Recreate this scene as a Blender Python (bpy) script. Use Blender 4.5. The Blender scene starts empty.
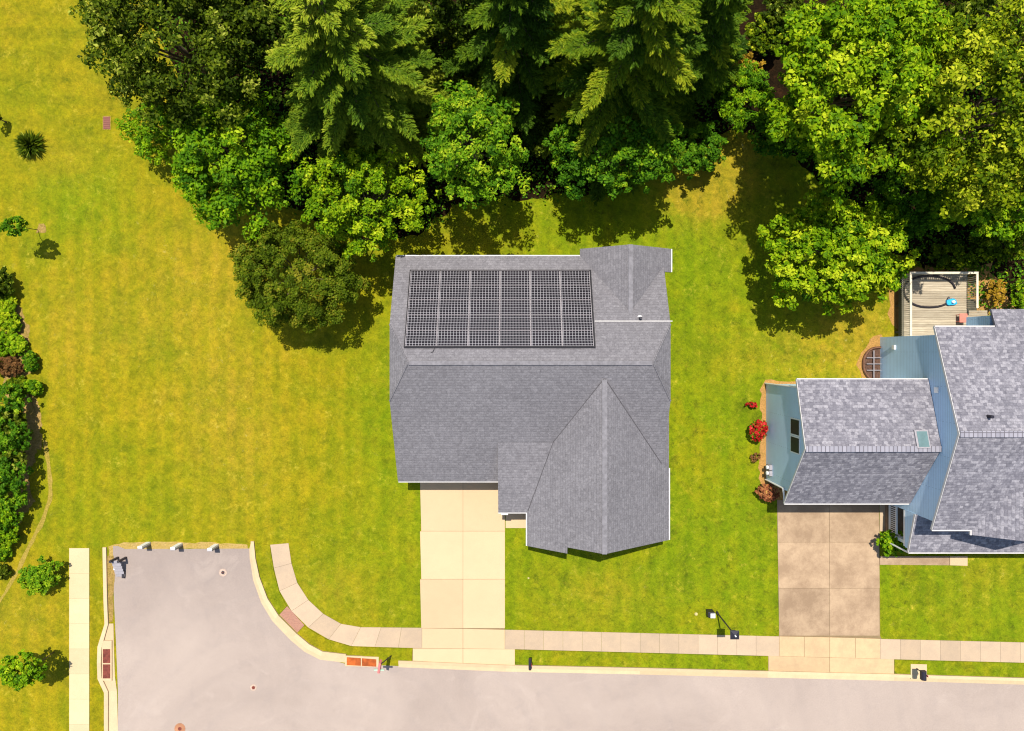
import bpy, math, random
import numpy as np
from mathutils import Vector
random.seed(7)
RNG = np.random.default_rng(11)
sc = bpy.context.scene
COL = sc.collection

# ------------------------------------------------------------------ camera model (drone looking straight down)
F, H, CX, CY = 700.0, 42.5, 512.0, 352.0
def P(px, py, z=0.0):
    s = F / (H - z)
    return ((px - CX) / s, -(py - CY) / s, z)
def PX(px, z=0.0): return (px - CX) * (H - z) / F
def PY(py, z=0.0): return -(py - CY) * (H - z) / F
def G(pts, z=0.0): return [P(x, y, 0)[:2] for x, y in pts]

# ------------------------------------------------------------------ node helper
class NG:
    def __init__(s, name):
        s.m = bpy.data.materials.new(name); s.m.use_nodes = True
        s.t = s.m.node_tree; s.t.nodes.clear()
        s.out = s.t.nodes.new('ShaderNodeOutputMaterial')
        s._co = None
    def n(s, typ, **kw):
        nd = s.t.nodes.new(typ)
        for k, v in kw.items():
            if k.startswith('i_'):
                key = k[2:]
                key = int(key) if key.isdigit() else key.replace('_', ' ')
                s.set(nd.inputs[key], v)
            else: setattr(nd, k, v)
        return nd
    def set(s, inp, v):
        if isinstance(v, bpy.types.NodeSocket): s.t.links.new(v, inp)
        elif isinstance(v, (tuple, list)) and len(v) == 3 and inp.type == 'RGBA': inp.default_value = (*v, 1)
        else: inp.default_value = v
    def co(s, which='Object'):
        if s._co is None: s._co = s.n('ShaderNodeTexCoord')
        return s._co.outputs[which]
    def map(s, vec, scale=(1, 1, 1), loc=(0, 0, 0), rot=(0, 0, 0)):
        return s.n('ShaderNodeMapping', i_Vector=vec, i_Scale=scale, i_Location=loc, i_Rotation=rot).outputs[0]
    def noise(s, vec, scale, detail=4, rough=.6, dist=0.0, col=False):
        nd = s.n('ShaderNodeTexNoise', i_Vector=vec, i_Scale=scale, i_Detail=detail, i_Roughness=rough, i_Distortion=dist)
        return nd.outputs[1 if col else 0]
    def ramp(s, fac, stops, interp='LINEAR'):
        r = s.n('ShaderNodeValToRGB'); s.set(r.inputs[0], fac); cr = r.color_ramp; cr.interpolation = interp
        while len(cr.elements) > 1: cr.elements.remove(cr.elements[-1])
        for i, (p, c) in enumerate(stops):
            e = cr.elements[0] if i == 0 else cr.elements.new(p)
            e.position = p
            e.color = (*c, 1) if isinstance(c, (tuple, list)) else (c, c, c, 1)
        return r.outputs[0]
    def mix(s, fac, a, b, mode='MIX'):
        nd = s.n('ShaderNodeMix', data_type='RGBA', blend_type=mode)
        s.set(nd.inputs[0], fac); s.set(nd.inputs[6], a); s.set(nd.inputs[7], b)
        return nd.outputs[2]
    def math(s, op, a, b=0.0, c=0.0):
        nd = s.n('ShaderNodeMath', operation=op)
        s.set(nd.inputs[0], a); s.set(nd.inputs[1], b); s.set(nd.inputs[2], c)
        return nd.outputs[0]
    def bump(s, h, strength=.4, dist=.05):
        return s.n('ShaderNodeBump', i_Height=h, i_Strength=strength, i_Distance=dist).outputs[0]
    def pbr(s, col, rough=.8, metal=0.0, normal=None, spec=.3):
        b = s.n('ShaderNodeBsdfPrincipled')
        s.set(b.inputs['Base Color'], col); s.set(b.inputs['Roughness'], rough); s.set(b.inputs['Metallic'], metal)
        b.inputs['Specular IOR Level'].default_value = spec
        if normal is not None: s.set(b.inputs['Normal'], normal)
        s.t.links.new(b.outputs[0], s.out.inputs[0]); return s.m

def simple(name, col, rough=.6, metal=0.0, var=.12, scale=6.0, spec=.3):
    g = NG(name)
    nz = g.noise(g.co(), scale, 4, .6)
    lo = tuple(c * (1 - var) for c in col); hi = tuple(min(1, c * (1 + var)) for c in col)
    return g.pbr(g.ramp(nz, [(.3, lo), (.7, hi)]), rough, metal, spec=spec)

M = {}
# ------------------------------------------------------------------ ground materials
def mat_grass():
    g = NG('lawn_grass'); co = g.co()
    sep = g.n('ShaderNodeSeparateXYZ', i_0=co)
    X, Y = sep.outputs[0], sep.outputs[1]
    rc = g.map(co, rot=(.45, .35, .62))
    warp = g.mix(.22, co, g.noise(rc, .35, 5, .7, col=True))
    big = g.noise(rc, .07, 3, .55); mid = g.noise(rc, .30, 6, .68, .4); mid2 = g.noise(g.map(rc, loc=(31, 7, 0)), .8, 6, .72, .4)
    fine = g.noise(rc, 3.2, 6, .78, .3); grain = g.noise(rc, 14.0, 3, .8)
    brk = g.noise(g.map(rc, loc=(71, 3, 0)), 1.1, 6, .75)
    def blob(px, py, rx, ry):
        x, y, _ = P(px, py); rx /= 16.47; ry /= 16.47
        dx = g.math('DIVIDE', g.math('SUBTRACT', X, x), rx); dy = g.math('DIVIDE', g.math('SUBTRACT', Y, y), ry)
        r2 = g.math('ADD', g.math('MULTIPLY', dx, dx), g.math('MULTIPLY', dy, dy))
        return g.math('POWER', 2.718, g.math('MULTIPLY', r2, -1.0))
    def blobs(lst):
        acc = None
        for q in lst:
            v = g.math('MULTIPLY', blob(*q[:4]), q[4]); acc = v if acc is None else g.math('ADD', acc, v)
        return acc
    east = g.n('ShaderNodeMapRange', i_0=X, i_1=-12.0, i_2=-3.0, i_3=0.0, i_4=1.0).outputs[0]
    gold = (.268, .212, .0045); olive = (.222, .202, .0035); green = (.145, .176, .0025); lush = (.165, .210, .0025); dry = (.42, .32, .035)
    west_c = g.ramp(mid, [(.30, (.155, .170, .003)), (.44, olive), (.58, gold), (.75, (.285, .205, .010))])
    east_c = g.ramp(mid, [(.28, (.115, .150, .0020)), (.45, lush), (.60, (.205, .212, .0030)), (.78, (.265, .215, .006))])
    e2 = g.n('ShaderNodeClamp', i_0=g.math('ADD', east, g.math('MULTIPLY', g.math('SUBTRACT', big, .5), 1.4))).outputs[0]
    c = g.mix(e2, west_c, east_c)
    # greener and browner stretches of the real lots
    lushm = blobs([(75, 200, 55, 50, .8), (395, 420, 40, 130, .8), (690, 280, 40, 70, .8), (130, 500, 120, 60, .40), (300, 600, 60, 30, .5), (930, 600, 80, 50, .6), (700, 550, 90, 60, .45), (210, 330, 60, 60, .25), (600, 225, 120, 40, .5), (335, 560, 60, 60, .4), (560, 600, 50, 40, .35)])
    lushm = g.n('ShaderNodeClamp', i_0=g.math('MULTIPLY', lushm, g.ramp(mid2, [(.3, .35), (.65, 1.1)]))).outputs[0]
    c = g.mix(lushm, c, (.140, .200, .0020))
    brn = blobs([(200, 270, 70, 60, .8), (215, 400, 40, 80, .7), (60, 330, 30, 60, .5), (250, 450, 35, 70, .5), (712, 180, 40, 36, 2.2), (860, 340, 50, 45, 1.8), (735, 150, 20, 30, 2.0), (690, 190, 25, 20, 1.5), (150, 60, 70, 40, .45), (60, 160, 40, 25, .5), (775, 355, 60, 25, .5), (325, 590, 40, 25, .6), (600, 595, 50, 25, .6), (120, 330, 60, 40, .4), (980, 575, 30, 30, .4), (460, 235, 40, 20, .4), (20, 620, 40, 30, .6)])
    brn = g.n('ShaderNodeClamp', i_0=g.math('MULTIPLY', brn, g.ramp(brk, [(.35, .2), (.65, 1.15)]))).outputs[0]
    c = g.mix(g.math('MULTIPLY', brn, .8), c, (.320, .222, .014))
    # mowing passes, north-south on the open lot, east-west at its north end
    wv = g.n('ShaderNodeTexWave', wave_type='BANDS', bands_direction='X', i_Vector=warp, i_Scale=.37, i_Distortion=1.1, i_Detail=2.0, i_Detail_Scale=.5).outputs[1]
    mow = g.math('MULTIPLY', g.n('ShaderNodeMapRange', i_0=Y, i_1=13.0, i_2=8.0, i_3=0.0, i_4=1.0).outputs[0], g.ramp(big, [(.3, .5), (.7, 1.0)]))
    c = g.mix(g.math('MULTIPLY', mow, .62), c, g.mix(1.0, c, g.ramp(wv, [(.15, (.86, .94, .8)), (.85, (1.18, 1.07, 1.5))]), 'MULTIPLY'))
    wy = g.n('ShaderNodeTexWave', wave_type='BANDS', bands_direction='Y', i_Vector=warp, i_Scale=.30, i_Distortion=3.5, i_Detail=2.0, i_Detail_Scale=.5).outputs[1]
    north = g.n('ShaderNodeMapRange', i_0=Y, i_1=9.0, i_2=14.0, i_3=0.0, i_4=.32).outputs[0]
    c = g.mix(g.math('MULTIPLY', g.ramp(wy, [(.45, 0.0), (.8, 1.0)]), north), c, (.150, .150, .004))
    # thatch, weeds, fine sward
    thin = g.ramp(mid2, [(.55, 0.0), (.70, 1.0)]); tuft = g.ramp(fine, [(.48, 0.0), (.64, 1.0)])
    c = g.mix(g.math('MULTIPLY', g.math('MULTIPLY', thin, tuft), .85), c, dry)
    spk = g.ramp(g.noise(g.map(rc, loc=(5, 88, 0)), 2.3, 5, .8), [(.62, 0.0), (.70, 1.0)])
    c = g.mix(g.math('MULTIPLY', spk, g.math('ADD', g.math('MULTIPLY', brn, .8), .15)), c, (.46, .36, .11))
    clv = g.ramp(g.noise(g.map(rc, loc=(-13, 22, 0)), .65, 7, .78, .6), [(.57, 0.0), (.68, 1.0)])
    c = g.mix(g.math('MULTIPLY', g.math('MULTIPLY', clv, g.ramp(fine, [(.35, .3), (.6, 1.0)])), .80), c, (.062, .088, .003))
    wd = g.ramp(g.noise(g.map(rc, loc=(40, -9, 0)), 1.7, 6, .8, .3), [(.54, 0.0), (.68, 1.0)])
    c = g.mix(g.math('MULTIPLY', g.math('MULTIPLY', wd, e2), .95), c, (.075, .092, .003))
    tn_ = g.ramp(g.noise(g.map(rc, loc=(-7, 63, 0)), .9, 6, .78, .3), [(.56, 0.0), (.70, 1.0)])
    c = g.mix(g.math('MULTIPLY', tn_, .32), c, (.31, .22, .016))
    c = g.mix(.78, c, g.ramp(fine, [(.25, (.42, .48, .35)), (.5, (.97, .97, .97)), (.75, (1.45, 1.36, 1.3))]), 'MULTIPLY')
    mid3 = g.noise(g.map(rc, loc=(17, -45, 0)), 1.15, 6, .74, .3)
    c = g.mix(.8, c, g.ramp(mid3, [(.28, (.62, .72, .55)), (.48, (.96, .98, .95)), (.72, (1.28, 1.18, 1.2))]), 'MULTIPLY')
    c = g.mix(.62, c, g.ramp(grain, [(.3, (.58, .60, .55)), (.55, (1.0, 1.0, 1.0)), (.75, (1.38, 1.33, 1.3))]), 'MULTIPLY')
    c = g.mix(1.0, c, (.93, .95, .9), 'MULTIPLY')
    h = g.math('ADD', fine, g.math('MULTIPLY', grain, .7))
    return g.pbr(c, .9, normal=g.bump(h, .55, .10), spec=.1)
M['grass'] = mat_grass()

def mat_floor():
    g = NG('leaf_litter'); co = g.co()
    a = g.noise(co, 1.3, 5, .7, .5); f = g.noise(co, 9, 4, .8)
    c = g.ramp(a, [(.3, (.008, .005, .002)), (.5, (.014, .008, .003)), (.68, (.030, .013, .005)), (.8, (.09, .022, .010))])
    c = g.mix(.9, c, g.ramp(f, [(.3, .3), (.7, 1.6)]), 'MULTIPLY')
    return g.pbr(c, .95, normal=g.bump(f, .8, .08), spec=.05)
M['floor'] = mat_floor()

def mat_soil(name, a, b, sc_=3.0):
    g = NG(name); co = g.co()
    n1 = g.noise(co, sc_, 5, .75, .5); n2 = g.noise(co, sc_ * 5, 4, .8)
    c = g.ramp(n1, [(.3, a), (.7, b)])
    c = g.mix(.8, c, g.ramp(n2, [(.3, .45), (.7, 1.45)]), 'MULTIPLY')
    return g.pbr(c, .95, normal=g.bump(n2, .7, .06), spec=.05)
M['mulch'] = mat_soil('mulch_tan', (.30, .17, .045), (.42, .22, .07))
M['dirt'] = mat_soil('bare_dirt', (.20, .145, .025), (.34, .21, .075), 2.0)
M['trail'] = mat_soil('worn_grass', (.24, .19, .022), (.33, .23, .05), 2.0)

def mat_asphalt():
    g = NG('old_asphalt'); co = g.co()
    sep = g.n('ShaderNodeSeparateXYZ', i_0=co)
    big = g.noise(co, .12, 5, .6, .8); mid = g.noise(co, .9, 6, .7, .6); fine = g.noise(co, 22, 3, .8)
    c = g.ramp(big, [(.3, (.280, .222, .184)), (.5, (.325, .260, .216)), (.7, (.355, .285, .236))])
    # older darker surface in the stub at the north-west
    age = g.math('ADD', g.n('ShaderNodeMapRange', i_0=sep.outputs[1], i_1=-18.0, i_2=-12.0, i_3=0.0, i_4=1.0).outputs[0], g.math('MULTIPLY', g.math('SUBTRACT', mid, .5), .9))
    age = g.n('ShaderNodeClamp', i_0=age).outputs[0]
    c = g.mix(g.math('MULTIPLY', age, .50), c, (.205, .165, .146))
    st = g.ramp(mid, [(.55, 0.0), (.72, 1.0)])
    c = g.mix(g.math('MULTIPLY', st, .16), c, (.23, .195, .18))
    pale = g.ramp(g.noise(g.map(co, loc=(9, 4, 0)), .35, 6, .7, 1.5), [(.57, 0.0), (.66, 1.0)])
    c = g.mix(g.math('MULTIPLY', pale, .18), c, (.44, .36, .30))
    # turning-tyre scuffs
    wv = g.n('ShaderNodeTexWave', wave_type='RINGS', rings_direction='Z', i_Vector=g.map(co, loc=(12.0, 29.0, 0)), i_Scale=.16, i_Distortion=2.0, i_Detail=3.0).outputs[1]
    c = g.mix(g.math('MULTIPLY', g.ramp(wv, [(.8, 0.0), (.97, 1.0)]), .06), c, (.2, .17, .16))
    c = g.mix(.55, c, g.ramp(fine, [(.3, .72), (.7, 1.25)]), 'MULTIPLY')
    return g.pbr(c, .9, normal=g.bump(fine, .35, .02), spec=.15)
M['asphalt'] = mat_asphalt()

def mat_conc(name, base, stain=.25, stain_c=None, big=.5):
    g = NG(name); co = g.co()
    n1 = g.noise(co, big, 7, .72, .15); n2 = g.noise(co, 3.0, 5, .75); n3 = g.noise(co, 25, 3, .8)
    geo = g.n('ShaderNodeNewGeometry')
    slab = geo.outputs['Random Per Island']
    lo = stain_c or tuple(c * .66 for c in base)
    c = g.mix(g.ramp(n1, [(.38, stain), (.62, 0.0)]), base, lo)
    c = g.mix(g.math('MULTIPLY', g.ramp(n2, [(.5, 0.0), (.75, 1.0)]), stain * .7), c, lo)
    c = g.mix(1.0, c, g.ramp(slab, [(0, .90), (1, 1.08)]), 'MULTIPLY')
    c = g.mix(.5, c, g.ramp(n3, [(.3, .82), (.7, 1.16)]), 'MULTIPLY')
    return g.pbr(c, .85, normal=g.bump(n3, .25, .015), spec=.2)
M['conc_main'] = mat_conc('pale_concrete', (.50, .355, .205), .40, (.44, .31, .18))
M['conc_walk'] = mat_conc('sidewalk_concrete', (.43, .315, .205), .50, (.33, .25, .175), .8)
M['conc_left'] = mat_conc('new_concrete', (.52, .405, .235), .35, (.44, .33, .18), .8)
M['conc_tan'] = mat_conc('stained_concrete', (.37, .258, .158), .95, (.245, .163, .098), .7)
M['conc_kerb'] = mat_conc('kerb_concrete', (.52, .38, .22), .45, (.40, .30, .18), 1.2)
M['joint'] = simple('joint_dirt', (.20, .14, .07), .95)

def mat_brickramp():
    g = NG('red_pavers'); co = g.co()
    b = g.n('ShaderNodeTexBrick', i_Vector=co, i_Color1=(.36, .16, .10), i_Color2=(.27, .11, .075), i_Mortar=(.3, .2, .14), i_Scale=5.0)
    b.inputs['Mortar Size'].default_value = .03
    return g.pbr(b.outputs[0], .85)
M['paver'] = mat_brickramp()

# ------------------------------------------------------------------ building materials
def mat_shingle(name, c_lo, c_mid, c_hi, contrast, blotch, bw=.27, rows=.25):
    g = NG(name); uv = g.co('UV'); co = g.co()
    b = g.n('ShaderNodeTexBrick', i_Vector=uv, i_Color1=(0, 0, 0), i_Color2=(1, 1, 1), i_Mortar=(.5, .5, .5), i_Scale=1.0)
    b.offset = .37; b.inputs['Mortar Size'].default_value = .0; b.inputs['Brick Width'].default_value = bw; b.inputs['Row Height'].default_value = .16
    tab = b.outputs[0]
    b2 = g.n('ShaderNodeTexBrick', i_Vector=uv, i_Color1=(1, 1, 1), i_Color2=(1, 1, 1), i_Mortar=(.45, .45, .45), i_Scale=1.0)
    b2.inputs['Mortar Size'].default_value = .018; b2.inputs['Brick Width'].default_value = 1.0; b2.inputs['Row Height'].default_value = .16
    n1 = g.noise(co, blotch, 5, .7); n2 = g.noise(co, 20, 3, .8); n3 = g.noise(co, .35, 4, .6)
    f = g.math('ADD', g.math('MULTIPLY', g.n('ShaderNodeSeparateColor', i_0=tab).outputs[0], contrast), g.math('MULTIPLY', n1, 1 - contrast))
    c = g.ramp(f, [(.22, c_lo), (.5, c_mid), (.78, c_hi)])
    c = g.mix(rows, c, b2.outputs[0], 'MULTIPLY')
    c = g.mix(.6, c, g.ramp(n2, [(.3, .7), (.7, 1.35)]), 'MULTIPLY')
    c = g.mix(.6, c, g.ramp(n3, [(.3, .86), (.7, 1.12)]), 'MULTIPLY')
    return g.pbr(c, .92, normal=g.bump(g.math('ADD', n2, b2.outputs[0]), .5, .02), spec=.15)
M['shingle'] = mat_shingle('grey_shingles', (.112, .104, .109), (.158, .148, .154), (.232, .218, .224), .16, 9.0, .17, .22)
M['shingle_n'] = mat_shingle('mottled_blue_grey_shingles', (.098, .093, .110), (.180, .170, .188), (.34, .32, .335), .30, 8.0, .19, .25)
M['cap'] = simple('ridge_shingle', (.166, .156, .162), .9, var=.25, scale=4)
M['valley_shadow_strip'] = simple('valley_shadow_shingle', (.085, .078, .082), .9, var=.2, scale=4)  # shingle tone darkened to act as a shadow line in the valleys
M['cap_n'] = None
def mat_cap():
    g = NG('ridge_shingle_ribbed'); uv = g.co('UV')
    b = g.n('ShaderNodeTexBrick', i_Vector=uv, i_Color1=(.22, .21, .235), i_Color2=(.29, .275, .30), i_Mortar=(.10, .09, .10), i_Scale=1.0)
    b.offset = 0; b.inputs['Mortar Size'].default_value = .02; b.inputs['Brick Width'].default_value = .22; b.inputs['Row Height'].default_value = 2.0
    return g.pbr(b.outputs[0], .9)
M['cap_n'] = mat_cap()
def mat_siding(name, col):
    g = NG(name); uv = g.co('UV'); co = g.co()
    b = g.n('ShaderNodeTexBrick', i_Vector=uv, i_Color1=col, i_Color2=tuple(c * 1.03 for c in col), i_Mortar=tuple(c * .72 for c in col), i_Scale=1.0)
    b.inputs['Mortar Size'].default_value = .012; b.inputs['Brick Width'].default_value = 3.6; b.inputs['Row Height'].default_value = .15
    c = g.mix(.5, b.outputs[0], g.ramp(g.noise(co, .9, 5, .7), [(.3, .88), (.7, 1.1)]), 'MULTIPLY')
    return g.pbr(c, .55, normal=g.bump(b.outputs[0], .3, .01), spec=.3)
M['blue'] = mat_siding('light_blue_siding', (.51, .69, .84))
M['beige'] = mat_siding('beige_siding', (.52, .44, .32))
M['gutter'] = simple('dull_white_gutter', (.55, .52, .49), .5, var=.06)
M['white'] = simple('white_trim', (.78, .76, .72), .45, var=.05)
M['fascia'] = simple('cream_fascia', (.74, .66, .54), .5, var=.06)
def mat_pv():
    g = NG('solar_cells'); uv = g.co('UV')
    b = g.n('ShaderNodeTexBrick', i_Vector=uv, i_Color1=(.006, .005, .007), i_Color2=(.010, .007, .010), i_Mortar=(.40, .38, .39), i_Scale=1.0)
    b.offset = 0; b.inputs['Mortar Size'].default_value = .0066; b.inputs['Brick Width'].default_value = .159; b.inputs['Row Height'].default_value = .158; b.inputs['Mortar Smooth'].default_value = 0
    return g.pbr(b.outputs[0], .35, spec=.25)
M['pv'] = mat_pv()
M['alu'] = simple('aluminium_frame', (.50, .45, .45), .4, 0.2, .06)
M['rail'] = simple('black_rail', (.02, .018, .02), .5, 0.3)
M['black'] = simple('black_paint', (.018, .016, .024), .45)
M['dark'] = simple('dark_metal', (.05, .045, .05), .5, .5)
M['grey'] = simple('grey_metal', (.27, .25, .26), .6, .1)
M['rust'] = simple('rusty_iron', (.33, .070, .010), .85, 0, .40, 3.0)
M['rust_dk'] = simple('dark_rusty_iron', (.15, .035, .022), .85, 0, .4, 5.0)
M['glass'] = simple('dark_window_glass', (.03, .035, .03), .35, 0, .2, 1.0, .04)
M['skyglass'] = simple('skylight_glass', (.12, .19, .19), .15, 0, .2, 1.0, .5)
M['red'] = simple('red_paint', (.55, .07, .06), .5)
M['redstool'] = simple('coral_plastic', (.60, .17, .12), .5)
M['hose'] = simple('black_rubber', (.02, .015, .018), .5)
M['cyan'] = simple('blue_plastic', (.02, .32, .58), .45, 0, .3, 9)
M['stone'] = simple('pale_stone', (.42, .35, .14), .9, 0, .3, 8)
M['board'] = None
def mat_boards():
    g = NG('weathered_deck_boards'); co = g.co(); geo = g.n('ShaderNodeNewGeometry')
    n = g.noise(g.map(co, scale=(.6, 7, 3)), 2.0, 5, .7)
    c = g.ramp(n, [(.3, (.27, .215, .145)), (.55, (.38, .315, .22)), (.75, (.47, .40, .29))])
    c = g.mix(1.0, c, g.ramp(geo.outputs['Random Per Island'], [(0, .8), (1, 1.12)]), 'MULTIPLY')
    return g.pbr(c, .85, spec=.15)
M['board'] = mat_boards()
M['railwood'] = simple('pale_rail_wood', (.58, .50, .36), .7, 0, .12, 5)
M['frame_wood'] = simple('dark_deck_frame', (.06, .055, .035), .9, 0, .3, 5)
M['well'] = simple('well_gravel', (.085, .045, .030), .95, 0, .5, 9)
M['copper'] = simple('brown_corrugated_steel', (.14, .065, .035), .6, .2, .3, 6)

def mat_bark(name, c):
    g = NG(name); n = g.noise(g.map(g.co(), scale=(6, 6, 1.5)), 2.0, 5, .7)
    return g.pbr(g.ramp(n, [(.3, tuple(x * .55 for x in c)), (.7, c)]), .95, normal=g.bump(n, .6, .04), spec=.1)
M['bark'] = mat_bark('bark', (.16, .115, .07))

def mat_leaf(name, stops, trans=.20, gloss=.12):
    g = NG(name)
    at = g.n('ShaderNodeAttribute', attribute_name='tone', attribute_type='GEOMETRY').outputs[2]
    c = g.ramp(at, stops)
    d = g.n('ShaderNodeBsdfDiffuse', i_Color=c)
    tcol = g.mix(1.0, c, (1.2, 1.15, .5), 'MULTIPLY')
    t = g.n('ShaderNodeBsdfTranslucent', i_Color=tcol)
    gl = g.n('ShaderNodeBsdfGlossy', i_Color=(.8, .9, .3), i_Roughness=.5)
    m1 = g.n('ShaderNodeMixShader', i_0=trans); g.t.links.new(d.outputs[0], m1.inputs[1]); g.t.links.new(t.outputs[0], m1.inputs[2])
    m2 = g.n('ShaderNodeMixShader', i_0=gloss * .07); g.t.links.new(m1.outputs[0], m2.inputs[1]); g.t.links.new(gl.outputs[0], m2.inputs[2])
    g.t.links.new(m2.outputs[0], g.out.inputs[0]); return g.m
LEAF = {
 'bright': mat_leaf('bright_leaves', [(0, (0.022, 0.079, 0.0040)), (.42, (0.081, 0.189, 0.0040)), (.8, (0.183, 0.305, 0.0040)), (1, (0.342, 0.427, 0.0120))]),
 'yellow': mat_leaf('yellow_green_leaves', [(0, (0.022, 0.073, 0.0030)), (.35, (0.076, 0.171, 0.0030)), (.72, (0.201, 0.305, 0.0040)), (1, (0.403, 0.464, 0.0140))]),
 'mid':    mat_leaf('green_leaves', [(0, (0.017, 0.067, 0.0040)), (.5, (0.061, 0.159, 0.0050)), (.85, (0.146, 0.268, 0.0060)), (1, (0.293, 0.378, 0.0140))]),
 'olive':  mat_leaf('olive_leaves', [(0, (0.015, 0.041, 0.0020)), (.5, (0.071, 0.120, 0.0030)), (.85, (0.207, 0.256, 0.0040)), (1, (0.415, 0.427, 0.0200))]),
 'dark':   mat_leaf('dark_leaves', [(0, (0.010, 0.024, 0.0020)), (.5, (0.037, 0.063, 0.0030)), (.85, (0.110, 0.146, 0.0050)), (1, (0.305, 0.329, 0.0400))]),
 'pine':   mat_leaf('pine_needles', [(0, (0.017, 0.049, 0.0050)), (.45, (0.061, 0.122, 0.0060)), (.8, (0.152, 0.213, 0.0070)), (1, (0.268, 0.293, 0.0120))], .22),
 'pine_y': mat_leaf('light_pine_needles', [(0, (.022, .064, .006)), (.4, (.084, .152, .008)), (.75, (.205, .265, .012)), (1, (.35, .37, .03))], .20),
 'fine':   mat_leaf('fine_dull_leaves', [(0, (.024, .038, .002)), (.5, (.060, .098, .004)), (.85, (.125, .160, .006)), (1, (.22, .20, .015))]),
 'flower': mat_leaf('red_blossom', [(0, (.20, .004, .006)), (.5, (.45, .010, .016)), (1, (.66, .04, .05))]),
 'salmon': mat_leaf('salmon_leaves', [(0, (.09, .03, .010)), (.5, (.30, .09, .045)), (1, (.46, .24, .07))]),
 'orange': mat_leaf('orange_leaves', [(0, (.16, .09, .008)), (.5, (.33, .20, .015)), (1, (.46, .26, .03))]),
 'brown':  mat_leaf('rusty_leaves', [(0, (.07, .035, .010)), (.5, (.16, .07, .025)), (1, (.25, .12, .04))]),
}

# ------------------------------------------------------------------ mesh helpers
def set_uv(me):
    uvl = me.uv_layers.new(name='UVMap')
    for p in me.polygons:
        n = p.normal
        up = Vector((0, 0, 1)) if abs(n.z) < .99 else Vector((0, 1, 0))
        v = (up - n * up.dot(n)).normalized(); u = v.cross(n)
        for li in p.loop_indices:
            co = me.vertices[me.loops[li].vertex_index].co
            uvl.data[li].uv = (co.dot(u), co.dot(v))

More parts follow.
